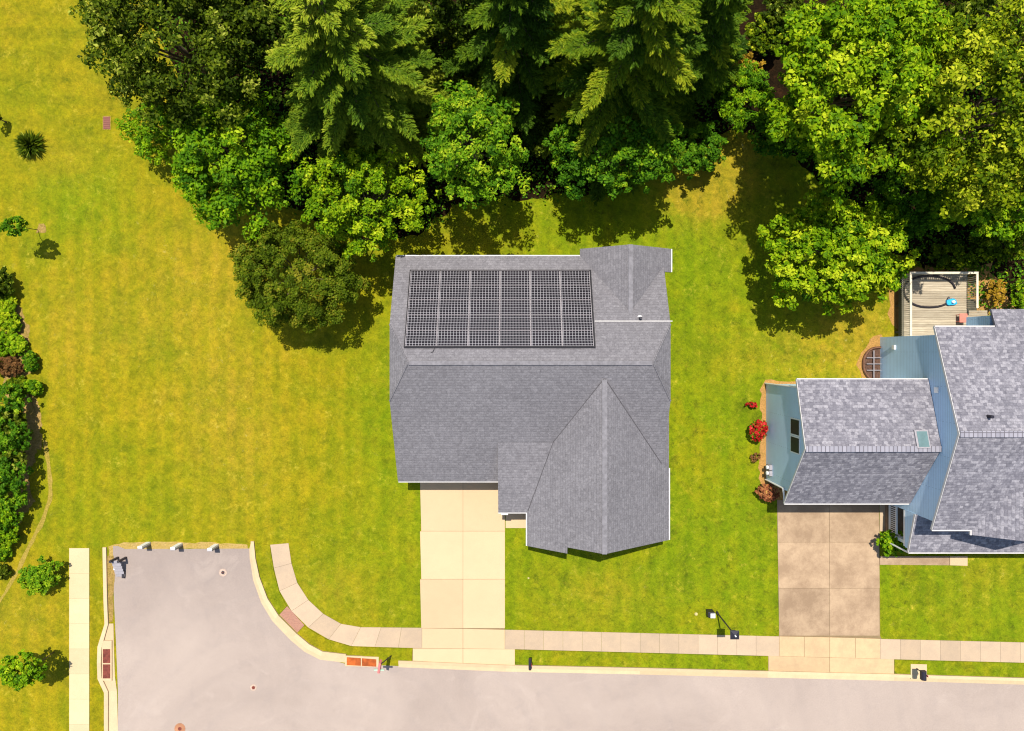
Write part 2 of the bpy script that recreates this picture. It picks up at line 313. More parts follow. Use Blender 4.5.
class MB:
    def __init__(s): s.v = []; s.f = []
    def face(s, pts):
        b = len(s.v); s.v += [tuple(p) for p in pts]; s.f.append(list(range(b, b + len(pts)))); return s
    def hull(s, v, f):
        b = len(s.v); s.v += [tuple(p) for p in v]; s.f += [[i + b for i in q] for q in f]; return s
    def box(s, x0, x1, y0, y1, z0, z1):
        v = [(x0, y0, z0), (x1, y0, z0), (x1, y1, z0), (x0, y1, z0), (x0, y0, z1), (x1, y0, z1), (x1, y1, z1), (x0, y1, z1)]
        return s.hull(v, [[0, 3, 2, 1], [4, 5, 6, 7], [0, 1, 5, 4], [1, 2, 6, 5], [2, 3, 7, 6], [3, 0, 4, 7]])
    def prism(s, pts, z0, z1):
        a = sum(pts[i][0] * pts[(i + 1) % len(pts)][1] - pts[(i + 1) % len(pts)][0] * pts[i][1] for i in range(len(pts)))
        if a < 0: pts = pts[::-1]
        n = len(pts)
        v = [(x, y, z0) for x, y in pts] + [(x, y, z1) for x, y in pts]
        return s.hull(v, [list(range(n))[::-1], list(range(n, 2 * n))] + [[i, (i + 1) % n, (i + 1) % n + n, i + n] for i in range(n)])
    def profx(s, prof, x0, x1):      # closed (y,z) profile extruded along x
        n = len(prof)
        a = sum(prof[i][0] * prof[(i + 1) % n][1] - prof[(i + 1) % n][0] * prof[i][1] for i in range(n))
        if a < 0: prof = prof[::-1]
        v = [(x0, y, z) for y, z in prof] + [(x1, y, z) for y, z in prof]
        return s.hull(v, [list(range(n))[::-1], list(range(n, 2 * n))] + [[i, (i + 1) % n, (i + 1) % n + n, i + n] for i in range(n)])
    def profy(s, prof, y0, y1):      # closed (x,z) profile extruded along y
        n = len(prof)
        a = sum(prof[i][0] * prof[(i + 1) % n][1] - prof[(i + 1) % n][0] * prof[i][1] for i in range(n))
        if a < 0: prof = prof[::-1]
        v = [(x, y1, z) for x, z in prof] + [(x, y0, z) for x, z in prof]
        return s.hull(v, [list(range(n))[::-1], list(range(n, 2 * n))] + [[i, (i + 1) % n, (i + 1) % n + n, i + n] for i in range(n)])
    def shell(s, verts, faces, t):   # roof skin with thickness
        n = len(verts); b = len(s.v)
        s.v += [tuple(p) for p in verts] + [(x, y, z - t) for x, y, z in verts]
        ed = {}
        for f in faces:
            f = list(f)
            nz = 0
            for i in range(len(f)):
                p, q = verts[f[i]], verts[f[(i + 1) % len(f)]]; nz += p[0] * q[1] - q[0] * p[1]
            if nz < 0: f = f[::-1]
            s.f.append([i + b for i in f]); s.f.append([i + b + n for i in f[::-1]])
            for i in range(len(f)):
                e = (f[i], f[(i + 1) % len(f)]); ed[e] = 1
        for (i, j) in ed:
            if (j, i) not in ed: s.f.append([j + b, i + b, i + b + n, j + b + n])
        return s
    def tube(s, pts, rad, sides=8, closed=False):
        pts = [Vector(p) for p in pts]; n = len(pts)
        if not isinstance(rad, (list, tuple)): rad = [rad] * n
        b = len(s.v)
        for i, p in enumerate(pts):
            if closed: d = pts[(i + 1) % n] - pts[i - 1]
            else: d = pts[min(i + 1, n - 1)] - pts[max(i - 1, 0)]
            d.normalize(); a = d.orthogonal().normalized() if abs(d.z) < .99 else Vector((1, 0, 0))
            if abs(d.z) < .99: a = Vector((0, 0, 1)).cross(d).normalized()
            c = d.cross(a)
            for k in range(sides):
                t = 2 * math.pi * k / sides
                s.v.append(tuple(p + (a * math.cos(t) + c * math.sin(t)) * rad[i]))
        m = n if closed else n - 1
        for i in range(m):
            for k in range(sides):
                j = (i + 1) % n
                s.f.append([b + i * sides + k, b + i * sides + (k + 1) % sides, b + j * sides + (k + 1) % sides, b + j * sides + k])
        if not closed:
            s.f.append([b + k for k in range(sides)][::-1]); s.f.append([b + (n - 1) * sides + k for k in range(sides)])
        return s
    def disc(s, x, y, z0, z1, r, sides=20):
        return s.prism([(x + r * math.cos(2 * math.pi * k / sides), y + r * math.sin(2 * math.pi * k / sides)) for k in range(sides)], z0, z1)
    def build(s, name, mat, parent=None, bevel=0, smooth=False):
        me = bpy.data.meshes.new(name); me.from_pydata(s.v, [], s.f); me.update()
        set_uv(me)
        me.materials.append(mat)
        if smooth: me.polygons.foreach_set('use_smooth', [True] * len(me.polygons))
        o = bpy.data.objects.new(name, me); COL.objects.link(o)
        if parent is not None:
            o.parent = parent
            o.matrix_parent_inverse = Pinv(parent)
        if bevel:
            b = o.modifiers.new('bevel', 'BEVEL'); b.width = bevel; b.segments = 2; b.limit_method = 'ANGLE'
        return o
def Pinv(o):
    from mathutils import Matrix
    return Matrix.Translation(o.location).inverted() if o.parent is None else Matrix.Identity(4)
def thing(name, label, cat, loc=(0, 0, 0), group=None):
    o = bpy.data.objects.new(name, None); COL.objects.link(o); o.location = loc; o.empty_display_size = .3
    return tag(o, label, cat, group)
def tag(o, label, cat, group=None):
    o['label'] = label; o['category'] = cat
    if group: o['group'] = group
    return o
def struct(o, label=None, cat=None):
    o['kind'] = 'structure'
    if label: o['label'] = label
    if cat: o['category'] = cat
    return o
def wobble(pts, amp, step=.25, seed=0):
    r = random.Random(seed); out = []
    n = len(pts)
    for i in range(n):
        a, b = pts[i], pts[(i + 1) % n]
        L = math.hypot(b[0] - a[0], b[1] - a[1]); k = max(1, int(L / step))
        for j in range(k):
            t = j / k
            out.append((a[0] + (b[0] - a[0]) * t + r.uniform(-amp, amp), a[1] + (b[1] - a[1]) * t + r.uniform(-amp, amp)))
    return out

# ------------------------------------------------------------------ world, sun, camera
w = bpy.data.worlds.new('World'); sc.world = w; w.use_nodes = True
nt = w.node_tree; nt.nodes.clear()
sk = nt.nodes.new('ShaderNodeTexSky'); sk.sky_type = 'NISHITA'; sk.sun_disc = False
sv = Vector((-.07, .37, 1.0)).normalized()
sk.sun_elevation = math.asin(sv.z); sk.sun_rotation = math.atan2(sv.x, sv.y)
bg = nt.nodes.new('ShaderNodeBackground'); bg.inputs[1].default_value = .115
wo = nt.nodes.new('ShaderNodeOutputWorld')
nt.links.new(sk.outputs[0], bg.inputs[0]); nt.links.new(bg.outputs[0], wo.inputs[0])
sl = bpy.data.lights.new('sun', 'SUN'); sl.energy = 4.6; sl.angle = math.radians(.5); sl.color = (1.0, .955, .88)
so = bpy.data.objects.new('sun', sl); COL.objects.link(so); so.rotation_euler = (-sv).to_track_quat('-Z', 'Y').to_euler(); so.location = (0, 20, 60)
cam = bpy.data.cameras.new('camera'); cam.sensor_width = 36; cam.lens = F / 1024 * 36; cam.shift_y = -13.5 / 1024; cam.clip_end = 2000
co_ = bpy.data.objects.new('camera', cam); COL.objects.link(co_); co_.location = (0, 0, H); sc.camera = co_
vs = sc.view_settings; vs.view_transform = 'Standard'; vs.look = 'None'; sc.cycles.filter_width = 1.15; vs.exposure = .58; vs.gamma = 1.0; vs.use_curve_mapping = False

# ------------------------------------------------------------------ ground
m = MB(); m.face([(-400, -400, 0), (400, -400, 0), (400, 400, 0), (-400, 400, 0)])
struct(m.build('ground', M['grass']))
# woodland floor
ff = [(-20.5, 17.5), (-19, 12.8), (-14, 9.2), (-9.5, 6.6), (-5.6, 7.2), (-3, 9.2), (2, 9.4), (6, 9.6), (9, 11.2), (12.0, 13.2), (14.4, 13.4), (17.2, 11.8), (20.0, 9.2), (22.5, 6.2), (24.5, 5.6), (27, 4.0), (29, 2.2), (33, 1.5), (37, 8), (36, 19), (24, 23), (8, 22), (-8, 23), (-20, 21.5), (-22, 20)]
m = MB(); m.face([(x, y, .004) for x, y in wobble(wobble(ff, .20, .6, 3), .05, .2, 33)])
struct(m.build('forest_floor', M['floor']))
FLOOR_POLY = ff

# road
road = [(113, 546), (118, 546), (125, 549), (250, 548.5), (250.5, 560), (252.5, 573), (255.7, 585), (263, 602), (275, 618), (288, 632), (302.5, 644), (324.5, 658), (346, 664), (398.7, 666), (507, 670.5), (640, 673.5), (759, 676), (893, 679.5), (1024, 684), (1700, 700), (1700, 900), (118, 900), (118, 690), (116, 640), (114, 600)]
m = MB(); m.face([(x, y, .008) for x, y in G(road)])
struct(m.build('road', M['asphalt']))

# kerbs
def strip(mb, a, b, z0, z1):
    for i in range(len(a) - 1):
        mb.prism([a[i], a[i + 1], b[i + 1], b[i]], z0, z1)
m = MB()
ka = G([(254.4, 541), (256, 558), (260, 576.7), (268, 598), (279, 615), (297, 633), (310, 644), (323, 651), (346.5, 653.7)])
kb = G([(251.3, 541), (252.6, 558), (256.3, 578.5), (264.3, 600), (275.5, 618), (293.7, 636.7), (307, 648), (321.5, 655.5), (345.5, 658)])
strip(m, ka, kb, -.1, .11)
kc = G([(249.5, 549), (249.8, 558), (253.3, 580), (261.3, 602.5), (272.5, 621), (290.7, 640.0), (304.5, 651.5), (320, 659.5), (345, 662.5)])
strip(m, kb, kc, -.1, .02)
e1 = [(398.6, 660), (506, 664.5), (640, 667.3), (767.7, 670.5), (894, 673.6), (1024, 677.5), (1400, 688)]
strip(m, G(e1), G([(x, y + 3.0) for x, y in e1]), -.1, .10)
strip(m, G([(x, y + 3.0) for x, y in e1]), G([(x, y + 7.0) for x, y in e1]), -.1, .022)
l1 = [(103.5, 547), (104.5, 600), (105.5, 623.5), (98.5, 646), (98, 662), (98.5, 678), (105, 692), (105, 760), (105, 900)]
l2 = [(107.0, 547), (108, 600), (109, 623.5), (102.5, 647), (101.8, 662), (102.5, 677), (109, 691), (109, 760), (109, 900)]
strip(m, G(l1), G(l2), -.1, .11)
l3 = [(x, y) for x, y in [(113, 560), (113.5, 600), (113.5, 623.5), (114, 647), (114.5, 662), (115, 677), (117, 691), (119, 760), (119, 900)]]
strip(m, G(l2)[2:], G(l3)[2:], -.1, .016)
struct(m.build('kerb', M['conc_kerb']))
m = MB(); m.prism(wobble(G([(107.5, 556), (113.5, 556), (114.5, 575), (113.5, 600), (113, 622), (109.2, 622), (108.3, 600)]), .03, .3, 5), -.05, .012)
struct(m.build('gutter_dirt', M['dirt']))

# sidewalks as slabs
def slabs(mb, a, b, z0, z1, gap=.008):
    for i in range(len(a) - 1):
        q = [Vector(p) for p in (a[i], a[i + 1], b[i + 1], b[i])]
        c = sum(q, Vector((0, 0))) / 4
        q = [p + (c - p).normalized() * gap for p in q]
        mb.prism([tuple(p) for p in q], z0, z1)
def lerp_line(p, q, n): return [(p[0] + (q[0] - p[0]) * i / n, p[1] + (q[1] - p[1]) * i / n) for i in range(n + 1)]
def resample(pts, n):
    L = [0]
    for i in range(len(pts) - 1): L.append(L[-1] + math.dist(pts[i], pts[i + 1]))
    out = []
    for k in range(n + 1):
        t = L[-1] * k / n; i = max(j for j in range(len(L)) if L[j] <= t + 1e-9); i = min(i, len(pts) - 2)
        u = (t - L[i]) / (L[i + 1] - L[i]); out.append((pts[i][0] + (pts[i + 1][0] - pts[i][0]) * u, pts[i][1] + (pts[i + 1][1] - pts[i][1]) * u))
    return out
out_e = [(288.7, 543), (292, 565.7), (296, 580), (302.5, 592), (311, 603), (321.7, 612.5), (334, 620.5), (346.5, 626), (360, 627), (422, 627.6)]
in_e = [(270.3, 544.6), (275, 574), (280, 592), (287.3, 605.6), (296, 616), (305, 625), (316, 632.5), (327, 638.6), (352, 646), (412.4, 647.8), (422, 648)]
m = MB()
slabs(m, G(resample(out_e, 9)), G(resample(in_e, 9)), -.1, .035)
topl = lambda x: 629.5 + (x - 505) * .0245
botl = lambda x: 648.8 + (x - 505) * .0265
xs = [505 + 19.3 * i for i in range(15)]; xs = [x for x in xs if x < 770] + [779]
slabs(m, G([(x, topl(x)) for x in xs]), G([(x, botl(x)) for x in xs]), -.1, .035)
xs = [880 + 20 * i for i in range(24)]
slabs(m, G([(x, topl(x)) for x in xs]), G([(x, botl(x)) for x in xs]), -.1, .035)
struct(m.build('sidewalk', M['conc_walk']))
m = MB(); slabs(m, G(lerp_line((69.5, 548), (69.5, 900), 14)), G(lerp_line((89.5, 548), (89.5, 900), 14)), -.1, .035, .006)
struct(m.build('sidewalk', M['conc_left']))
m = MB(); m.prism(G([(279.6, 614.5), (287.3, 606), (304.5, 625), (297.3, 632.5)]), -.1, .03)
struct(m.build('kerb_ramp', M['paver']))
# joint bed
m = MB()
for q in ([(421, 484), (498, 484), (504, 515), (504.5, 628), (506, 666), (412, 662), (414, 629), (421.5, 628)], [(778, 500), (879, 500), (880, 636), (893, 660), (893, 675), (768.5, 671), (768.5, 655), (779, 635)],):
    m.face([(x, y, .012) for x, y in G(q)])
struct(m.build('joint_bed', M['joint']))
# driveway of the solar house
def quad_slabs(mb, quads, z1, gap=.014):
    for q in quads: slabs(mb, [G(q)[0], G(q)[1]], [G(q)[3], G(q)[2]], -.1, z1, gap)
m = MB()
ys = [481, 531, 579, 628]
for i in range(3):
    y0, y1 = ys[i], ys[i + 1]
    xr0 = 505.5 if y0 > 500 else 499; 
    quad_slabs(m, [[(420.0, y0), (463, y0), (463, y1), (421.3, y1)]], .04)
    quad_slabs(m, [[(463, y0), (505, y0), (505, y1), (463, y1)]], .04)
struct(m.build('driveway', M['conc_main']))
m = MB()
quad_slabs(m, [[(422, 628), (463, 628.5), (463, 648.3), (422, 648)], [(463, 628.5), (505, 629.5), (505, 648.8), (463, 648.3)],
               [(412.8, 648.2), (463, 648.5), (463, 663), (412.8, 660.5)], [(463, 648.5), (515, 649), (515, 664.8), (463, 663)]], .04)
struct(m.build('driveway_apron', M['conc_main']))
m = MB(); quad_slabs(m, [[(505.5, 505), (527.5, 505), (527.5, 528), (505.5, 528)]], .045)
struct(m.build('walkway', M['conc_main']))
# neighbour driveway
m = MB()
ys = [500, 542, 588, 635.5]
for i in range(3):
    y0, y1 = ys[i], ys[i + 1]
    xl = lambda y: 777.4 + (y - 540) * .015
    quad_slabs(m, [[(xl(y0), y0), (829, y0), (829.3, y1), (xl(y1), y1)], [(829, y0), (878.8, y0), (879.5, y1), (829.3, y1)]], .04)
struct(m.build('driveway', M['conc_tan']))
m = MB()
quad_slabs(m, [[(779, 636), (804, 636.5), (804, 656.6), (779, 656)], [(804, 636.5), (829.4, 637), (829.4, 657.2), (804, 656.6)], [(829.4, 637), (855, 637.7), (855, 658), (829.4, 657.2)], [(855, 637.7), (880, 638.5), (880, 658.6), (855, 658)],
               [(768, 655.7), (829.4, 657.3), (829.4, 672), (768, 670.3)], [(829.4, 657.3), (894, 659), (894, 673.5), (829.4, 672)]], .04)
struct(m.build('driveway_apron', mat_conc('apron_concrete', (.50, .345, .185), .6, (.36, .245, .14), .8)))
m = MB(); m.prism(G([(879.5, 556), (949, 556), (949, 565), (879.5, 564.5)]), -.1, .05)
struct(m.build('walkway', M['conc_tan']))
m = MB(); m.prism(G([(949.5, 556), (967, 556), (967, 565.5), (949.5, 565)]), -.1, .055)
struct(m.build('walkway_slab', M['conc_main']))
m = MB(); m.prism(G([(879.5, 500), (886.5, 500), (886.5, 531), (879.5, 531)]), -.1, .05)
struct(m.build('walkway', M['conc_walk']))
# verge strips, a hand above the gutter
m = MB()
m.prism(G([(515.5, 649.4), (767.7, 656.0), (767.7, 670.0), (515.5, 663.8)]), -.1, .06)
m.prism(G([(894, 659.6), (1024, 663), (1400, 673), (1400, 687.4), (1024, 677), (894, 673.0)]), -.1, .06)
m.prism(G([(297.5, 632.5), (304.5, 625.5), (316, 633), (327, 639), (352, 646.6), (412, 648.4), (412, 660.4), (398.6, 660), (346.5, 653.4), (323, 650.6), (310, 643.5)]), -.1, .05)
m.prism(G([(255, 543), (270, 545), (274.6, 574), (279.6, 592), (286.8, 606), (279.6, 614), (268.6, 597), (260.5, 576)]), -.1, .05)
struct(m.build('verge', M['grass']))

# mulch, dirt, trail
m = MB()
m.face([(x, y, .006) for x, y in wobble(G([(882, 333), (874, 335), (868, 343), (861, 352), (857, 366), (861, 378), (873, 381), (800, 381), (766, 380), (761, 384), (761, 420), (760, 452), (759, 482), (768, 500), (790, 500), (790, 384), (882, 384)]), .10, .3, 4)])
m.face([(x, y, .006) for x, y in wobble(G([(893, 330), (890, 300), (892, 280), (898, 272), (915, 268), (990, 266), (1012, 300), (1024, 320), (980, 330)]), .25, .4, 6)])
struct(m.build('mulch_bed', M['mulch']))
m = MB()
for i, q in enumerate([[(24, 402), (33, 425), (37, 445), (34, 462), (30, 480), (34, 500), (22, 520), (18, 540), (12, 500), (15, 440)], [(2, 372), (14, 370), (22, 380), (18, 396), (4, 398)], [(25, 385), (35, 396), (41, 420), (40, 450), (30, 450), (26, 420)], [(4, 300), (22, 306), (30, 330), (26, 352), (34, 372), (22, 376), (6, 350)], [(38, 225), (46, 225), (48, 233), (38, 234)], [(0, 548), (9, 549), (8, 556), (0, 557)]]):
    m.face([(x, y, .005 + .0005 * i) for x, y in wobble(wobble(G(q), .13, .3, 20 + i), .04, .1, 40 + i)])
struct(m.build('dirt_patch', M['dirt']))
m = MB()
ta = [(45, 440), (48, 462), (50.5, 480), (50, 500), (43, 520), (32, 541), (22, 562), (10, 585), (-3, 605)]
tl = wobble(G([(x - 2.0, y) for x, y in ta] + [(x + 2.0, y + .5) for x, y in ta[::-1]]), .05, .4, 9)
m.face([(x, y, .007) for x, y in tl])
struct(m.build('path', M['trail']))
# gravelly dirt ribbon along the stub's end
m = MB(); m.face([(x, y, .006) for x, y in wobble(G([(109, 547), (125, 541.5), (160, 542.5), (210, 542.5), (248, 544), (249, 550), (180, 549), (126, 550), (118, 556), (110, 557)]), .08, .3, 13)])
struct(m.build('road_shoulder', mat_soil('shoulder_dirt', (.34, .235, .05), (.40, .27, .10), 3.0)))

# ------------------------------------------------------------------ the solar house
S = .5
RZ, RY = 6.0, -.57
house = thing('house', 'grey shingled house with white gutters and a solar array on its back roof slope', 'house', (1, -2, 0))
wl = MB()
wl.profx([(5.1, 0), (5.1, 2.85), (1.55, 4.6), (-2.69, 4.6), (-7.0, 2.45), (-7.0, 0)], -6.2, 8.15)
wl.profy([(1.2, 0), (1.2, 2.75), (4.88, 5.25), (8.56, 2.75), (8.56, 0)], -10.35, -6.5)
wl.profy([(1.22, 0), (1.22, 2.7), (2.9, 3.85), (2.9, 0)], -10.55, -10.3)
wl.profy([(4.16, 0), (4.16, 2.9), (6.41, 4.35), (8.66, 2.9), (8.66, 0)], 4.4, 5.62)
wall = wl.build('wall', M['beige'], house)
# roof: main gable with clipped ends
v = [(-6.56, 5.42, 3.0), (-6.56, 1.49, 4.97), (-5.42, RY, RZ), (7.35, RY, RZ), (8.5, 1.49, 4.97), (8.5, 5.42, 3.0),
     (-6.56, -2.63, 4.97), (8.5, -2.63, 4.97), (-6.5, -7.38, 2.6), (8.45, -7.38, 2.6)]
r = MB(); r.shell(v, [[0, 1, 2, 3, 4, 5], [2, 6, 8, 9, 7, 3], [1, 2, 6], [4, 3, 7]], .16)
roof = r.build('roof', M['shingle'], house)
# front cross gable, its west half stepping forward
r = MB(); zr, ze = 5.6, 2.8; sl_ = (zr - ze) / (4.88 - .85)
r.shell([(.85, -10.66, ze), (4.88, -10.66, zr), (8.9, -10.66, ze), (8.9, -1.2, ze), (4.88, -1.2, zr), (.85, -1.2, ze)], [[0, 1, 4, 5], [1, 2, 3, 4]], .16)
xk = 3.02; zk = ze + (xk - .85) * sl_
r.shell([(.85, -11.0, ze - .004), (xk, -11.0, zk - .004), (xk, -10.0, zk - .004), (.85, -10.0, ze - .004)], [[0, 1, 2, 3]], .16)
cg = r.build('gable_roof', M['shingle'], house)
r = MB(); r.shell([(3.84, 5.82, 3.0), (6.41, 5.82, 4.64), (8.98, 5.82, 3.0), (8.98, 4.5, 3.0), (8.44, 4.5, 3.345), (8.44, 1.5, 3.345), (6.41, 1.5, 4.64), (3.84, 1.5, 3.0)], [[0, 1, 6, 7], [1, 2, 3, 4, 5, 6]], .15)
bg_ = r.build('gable_roof', M['shingle'], house)
# porch roof with its cheek
r = MB(); r.shell([(-.78, -9.1, 2.82), (3.2, -9.1, 2.82), (3.2, -5.0, 3.80), (-.78, -5.0, 3.80)], [[0, 1, 2, 3]], .14)
pr = r.build('porch_roof', M['shingle'], house)
c = MB(); c.profx([(-9.0, 2.67), (-5.05, 3.62), (-5.6, 3.4), (-7.3, 2.55), (-7.3, 2.4), (-9.0, 2.4)], -.70, -.60); c.build('porch_fascia', M['fascia'], house)
# caps
c = MB(); c.box(-5.40, 7.33, RY - .11, RY + .11, RZ - .05, RZ + .022); c.build('ridge_cap', M['cap'], roof)
c = MB(); c.box(4.88 - .13, 4.88 + .13, -10.66, -1.45, zr - .06, zr + .025); c.build('ridge_cap', M['cap'], cg)
c = MB(); c.box(6.41 - .12, 6.41 + .12, 2.0, 5.82, 4.56, 4.665); c.build('ridge_cap', M['cap'], bg_)
for sx, tx, k in ((-1, -6.56, -5.42), (1, 8.5, 7.35)):
    for sy in (-1, 1):
        a = Vector((k, RY, RZ)); b = Vector((tx, RY + 2.06 * sy, 4.97))
        h = MB(); h.tube([a, b], .045, 6); h.build('hip_cap', M['shingle'], roof)
# thin shingle strips along the valleys, coloured dark to draw a shadow line
def valley_shadow_strip(pts, par):
    h = MB(); h.tube(pts, .022, 6); h.build('valley_shadow_strip', M['valley_shadow_strip'], par)
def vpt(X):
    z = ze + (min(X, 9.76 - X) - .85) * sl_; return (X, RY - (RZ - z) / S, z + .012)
valley_shadow_strip([vpt(4.86), vpt(2.27)], cg); valley_shadow_strip([vpt(4.90), vpt(8.40)], cg)
valley_shadow_strip([vpt(2.27), (.90, -9.0, 2.86)], cg)
# flashing line across the back slope
zf = 4.885; yf = RY + (RZ - zf) / S
f = MB(); f.profx([(yf - .02, zf + .026), (yf + .025, zf - .0), (yf + .025, zf - .04), (yf - .02, zf)], 4.44, 8.62); f.build('flashing', M['gutter'], roof)
# gutters
def gut(x0, x1, y0, y1, z, par=house, mt=None):
    g_ = MB()
    g_.box(x0, x1, y0, y1, z - .15, z - .02); return g_.build('gutter', mt or M['gutter'], par)
gut(-6.54, 3.84, 5.423, 5.48, 2.97)
gut(-6.48, -.79, -7.44, -7.383, 2.58)
gut(-.78, .84, -9.16, -9.103, 2.80)
gut(.79, .848, -11.0, -9.1, 2.78)
gut(8.903, 8.97, -10.66, -6.6, 2.78)
gut(8.983, 9.05, 4.52, 5.82, 2.98)
# doors, windows, porch post
c = MB(); c.tube([(-.42, -9.0, .05), (-.42, -9.0, 2.66)], .12, 12); c.build('porch_post', M['white'], house)
c = MB(); c.box(-.42 - .19, -.42 + .19, -9.27, -8.89, 2.5, 2.66); c.build('post_cap', M['white'], house)
c = MB(); c.box(-.75, 1.19, -9.05, -7.02, -.05, .14); c.build('porch_floor', M['conc_main'], house)
gd = MB()
for i in range(4): gd.box(-5.45, -1.2, -7.06, -7.004, .03 + i * .54, .55 + i * .54)
gd.build('garage_door', M['white'], house)
def window(x, y, z, wx, wy, wz, par):
    ex, ey = (.012, .06) if wx < .05 else (.06, .012)
    f = MB(); f.box(x - wx / 2 - ex, x + wx / 2 + ex, y - wy / 2 - ey, y + wy / 2 + ey, z - wz / 2 - .06, z + wz / 2 + .06)
    o = f.build('window', M['white'], par)
    ex, ey = (.025, -.01) if wx < .05 else (-.01, .025)
    g_ = MB(); g_.box(x - wx / 2 - ex, x + wx / 2 + ex, y - wy / 2 - ey, y + wy / 2 + ey, z - wz / 2 + .01, z + wz / 2 - .01)
    g_.build('pane', M['glass'], o); return o
window(.25, -7.0, 1.5, .9, .04, 1.3, house); window(2.1, -10.55, 1.6, 1.0, .04, 1.4, house); window(6.3, -10.35, 1.6, 1.8, .04, 1.4, house)
window(-3, 5.1, 1.6, 1.6, .04, 1.2, house); window(6.4, 5.62, 1.4, 1.8, .04, 1.9, house); window(8.15, 1.0, 1.6, .04, 1.2, 1.2, house); window(-6.2, -2, 1.6, .04, 1.2, 1.2, house)
c = MB(); c.box(.75, 1.16, -7.06, -7.004, .14, 2.2); c.build('door', M['red'], house)
# rounded bay trim peeping out under the east rake
c = MB(); c.tube([(8.30 + .44 * math.sin(t * math.pi / 8), 4.05 - t * .145, 2.55) for t in range(9)], .055, 6); c.build('awning_edge', M['fascia'], house)
c = MB()
c.prism([(8.16, 4.05)] + [(8.28 + .42 * math.sin(t * math.pi / 8), 4.05 - t * .145) for t in range(9)] + [(8.16, 2.89)], 2.40, 2.53); c.build('awning', M['mulch'], house)
# plumbing vent
vx, vy = PX(640, 4.8), PY(318, 4.8)
c = MB(); c.tube([(vx, vy, 4.5), (vx, vy, 5.1)], .075, 10); vp = c.build('vent_pipe', M['black'], roof)
c = MB(); c.disc(vx, vy, 4.66, 4.76, .15); c.build('vent_collar', M['white'], vp)

# solar panels
prows = 5; pcols = 6
x0, x1 = -5.64, 4.31; ytop, ybot = 4.51, .30
slope = math.atan(S)
def roofz(y): return RZ - S * (y - RY)
ordn = ['first', 'second', 'third', 'fourth', 'fifth', 'sixth']
rown = ['top row', 'second row from the top', 'middle row', 'second row from the bottom', 'bottom row']
pw = (x1 - x0) / pcols; ph = (ytop - ybot) / prows
pvw, pvh = pw - .03, ph / math.cos(slope) - .022
def panel_meshes():
    f = MB(); t = .035; b = .015
    X, Y = pvw / 2, pvh / 2
    f.box(-X, -X + b, -Y, Y, 0, t); f.box(X - b, X, -Y, Y, 0, t); f.box(-X + b, X - b, -Y, -Y + b * .6, 0, t); f.box(-X + b, X - b, Y - b * .6, Y, 0, t)
    c_ = MB(); c_.box(-X + b, X - b, -Y + b * .6, Y - b * .6, .004, .030)
    return f, c_
proto = None
for rr in range(prows):
    for cc in range(pcols):
        cx = x0 + (cc + .5) * pw; cy = ytop - (rr + .5) * ph
        lab = 'black solar panel with pale grid lines, %s, %s' % (rown[rr], 'leftmost' if cc == 0 else 'rightmost' if cc == 5 else ordn[cc] + ' from the left')
        if proto is None:
            t = thing('solar_panel', lab, 'solar panel', (0, 0, 0), 'solar panels on the back roof slope')
            f, c_ = panel_meshes()
            fo = f.build('frame', M['alu'], t)
            g_ = c_.build('cells', M['pv'], t)
            uvl = g_.data.uv_layers[0]
            for l in g_.data.loops:
                q = g_.data.vertices[l.vertex_index].co
                uvl.data[l.index].uv = (q.x + 20 * .159 / 2 + 7.95 - 8 + .0 , q.y + .158 * 9)
            proto = (t, [fo, g_]); root = t
        else:
            root = proto[0].copy(); COL.objects.link(root); root['label'] = lab
            for ch in proto[1]:
                k = ch.copy(); COL.objects.link(k); k.parent = root
        root.location = (cx, cy, roofz(cy) + .10); root.rotation_euler = (-slope, 0, 0)
# mounting rail under the panels: one thing the panels rest on
pr_t = thing('panel_rail', 'black mounting rails and skirt under the solar panels', 'mounting rail', (0, 2.4, roofz(2.4)))
for yy0, yy1 in ((ytop, ytop + .07), (ybot - .07, ybot)):
    q = MB(); z0, z1 = roofz(yy0), roofz(yy1)
    q.hull([(x0 - .05, yy0, z0 + .005), (x1 + .09, yy0, z0 + .005), (x1 + .09, yy1, z1 + .005), (x0 - .05, yy1, z1 + .005), (x0 - .05, yy0, z0 + .125), (x1 + .09, yy0, z0 + .125), (x1 + .09, yy1, z1 + .125), (x0 - .05, yy1, z1 + .125)],
           [[0, 3, 2, 1], [4, 5, 6, 7], [0, 1, 5, 4], [1, 2, 6, 5], [2, 3, 7, 6], [3, 0, 4, 7]])
    q.build('skirt', M['rail'], pr_t)
for xx in (x0 - .05, x1 + .01):
    q = MB(); q.profx([(ybot, roofz(ybot) + .005), (ytop, roofz(ytop) + .005), (ytop, roofz(ytop) + .12), (ybot, roofz(ybot) + .12)], xx, xx + .08 if xx > 0 else xx + .045); q.build('skirt', M['rail'], pr_t)
for i in range(10):
    yy = ytop - (i + .5) * (ytop - ybot) / 10
    q = MB(); q.tube([(x0, yy, roofz(yy) + .045), (x1, yy, roofz(yy) + .045)], .025, 4); q.build('rail', M['rail'], pr_t)
q = MB(); zz = lambda y: roofz(y) + .03
q.tube([(PX(434, 5.6), .26, zz(.26) + .05), (PX(434, 5.6), .10, zz(.1)), (PX(433, 5.6), -.0, zz(0)), (PX(431, 5.6), -.02, zz(-.02))], .025, 6)
tag(q.build('cable', M['black']), 'black cable hanging from lower edge of solar array onto the shingles', 'cable')

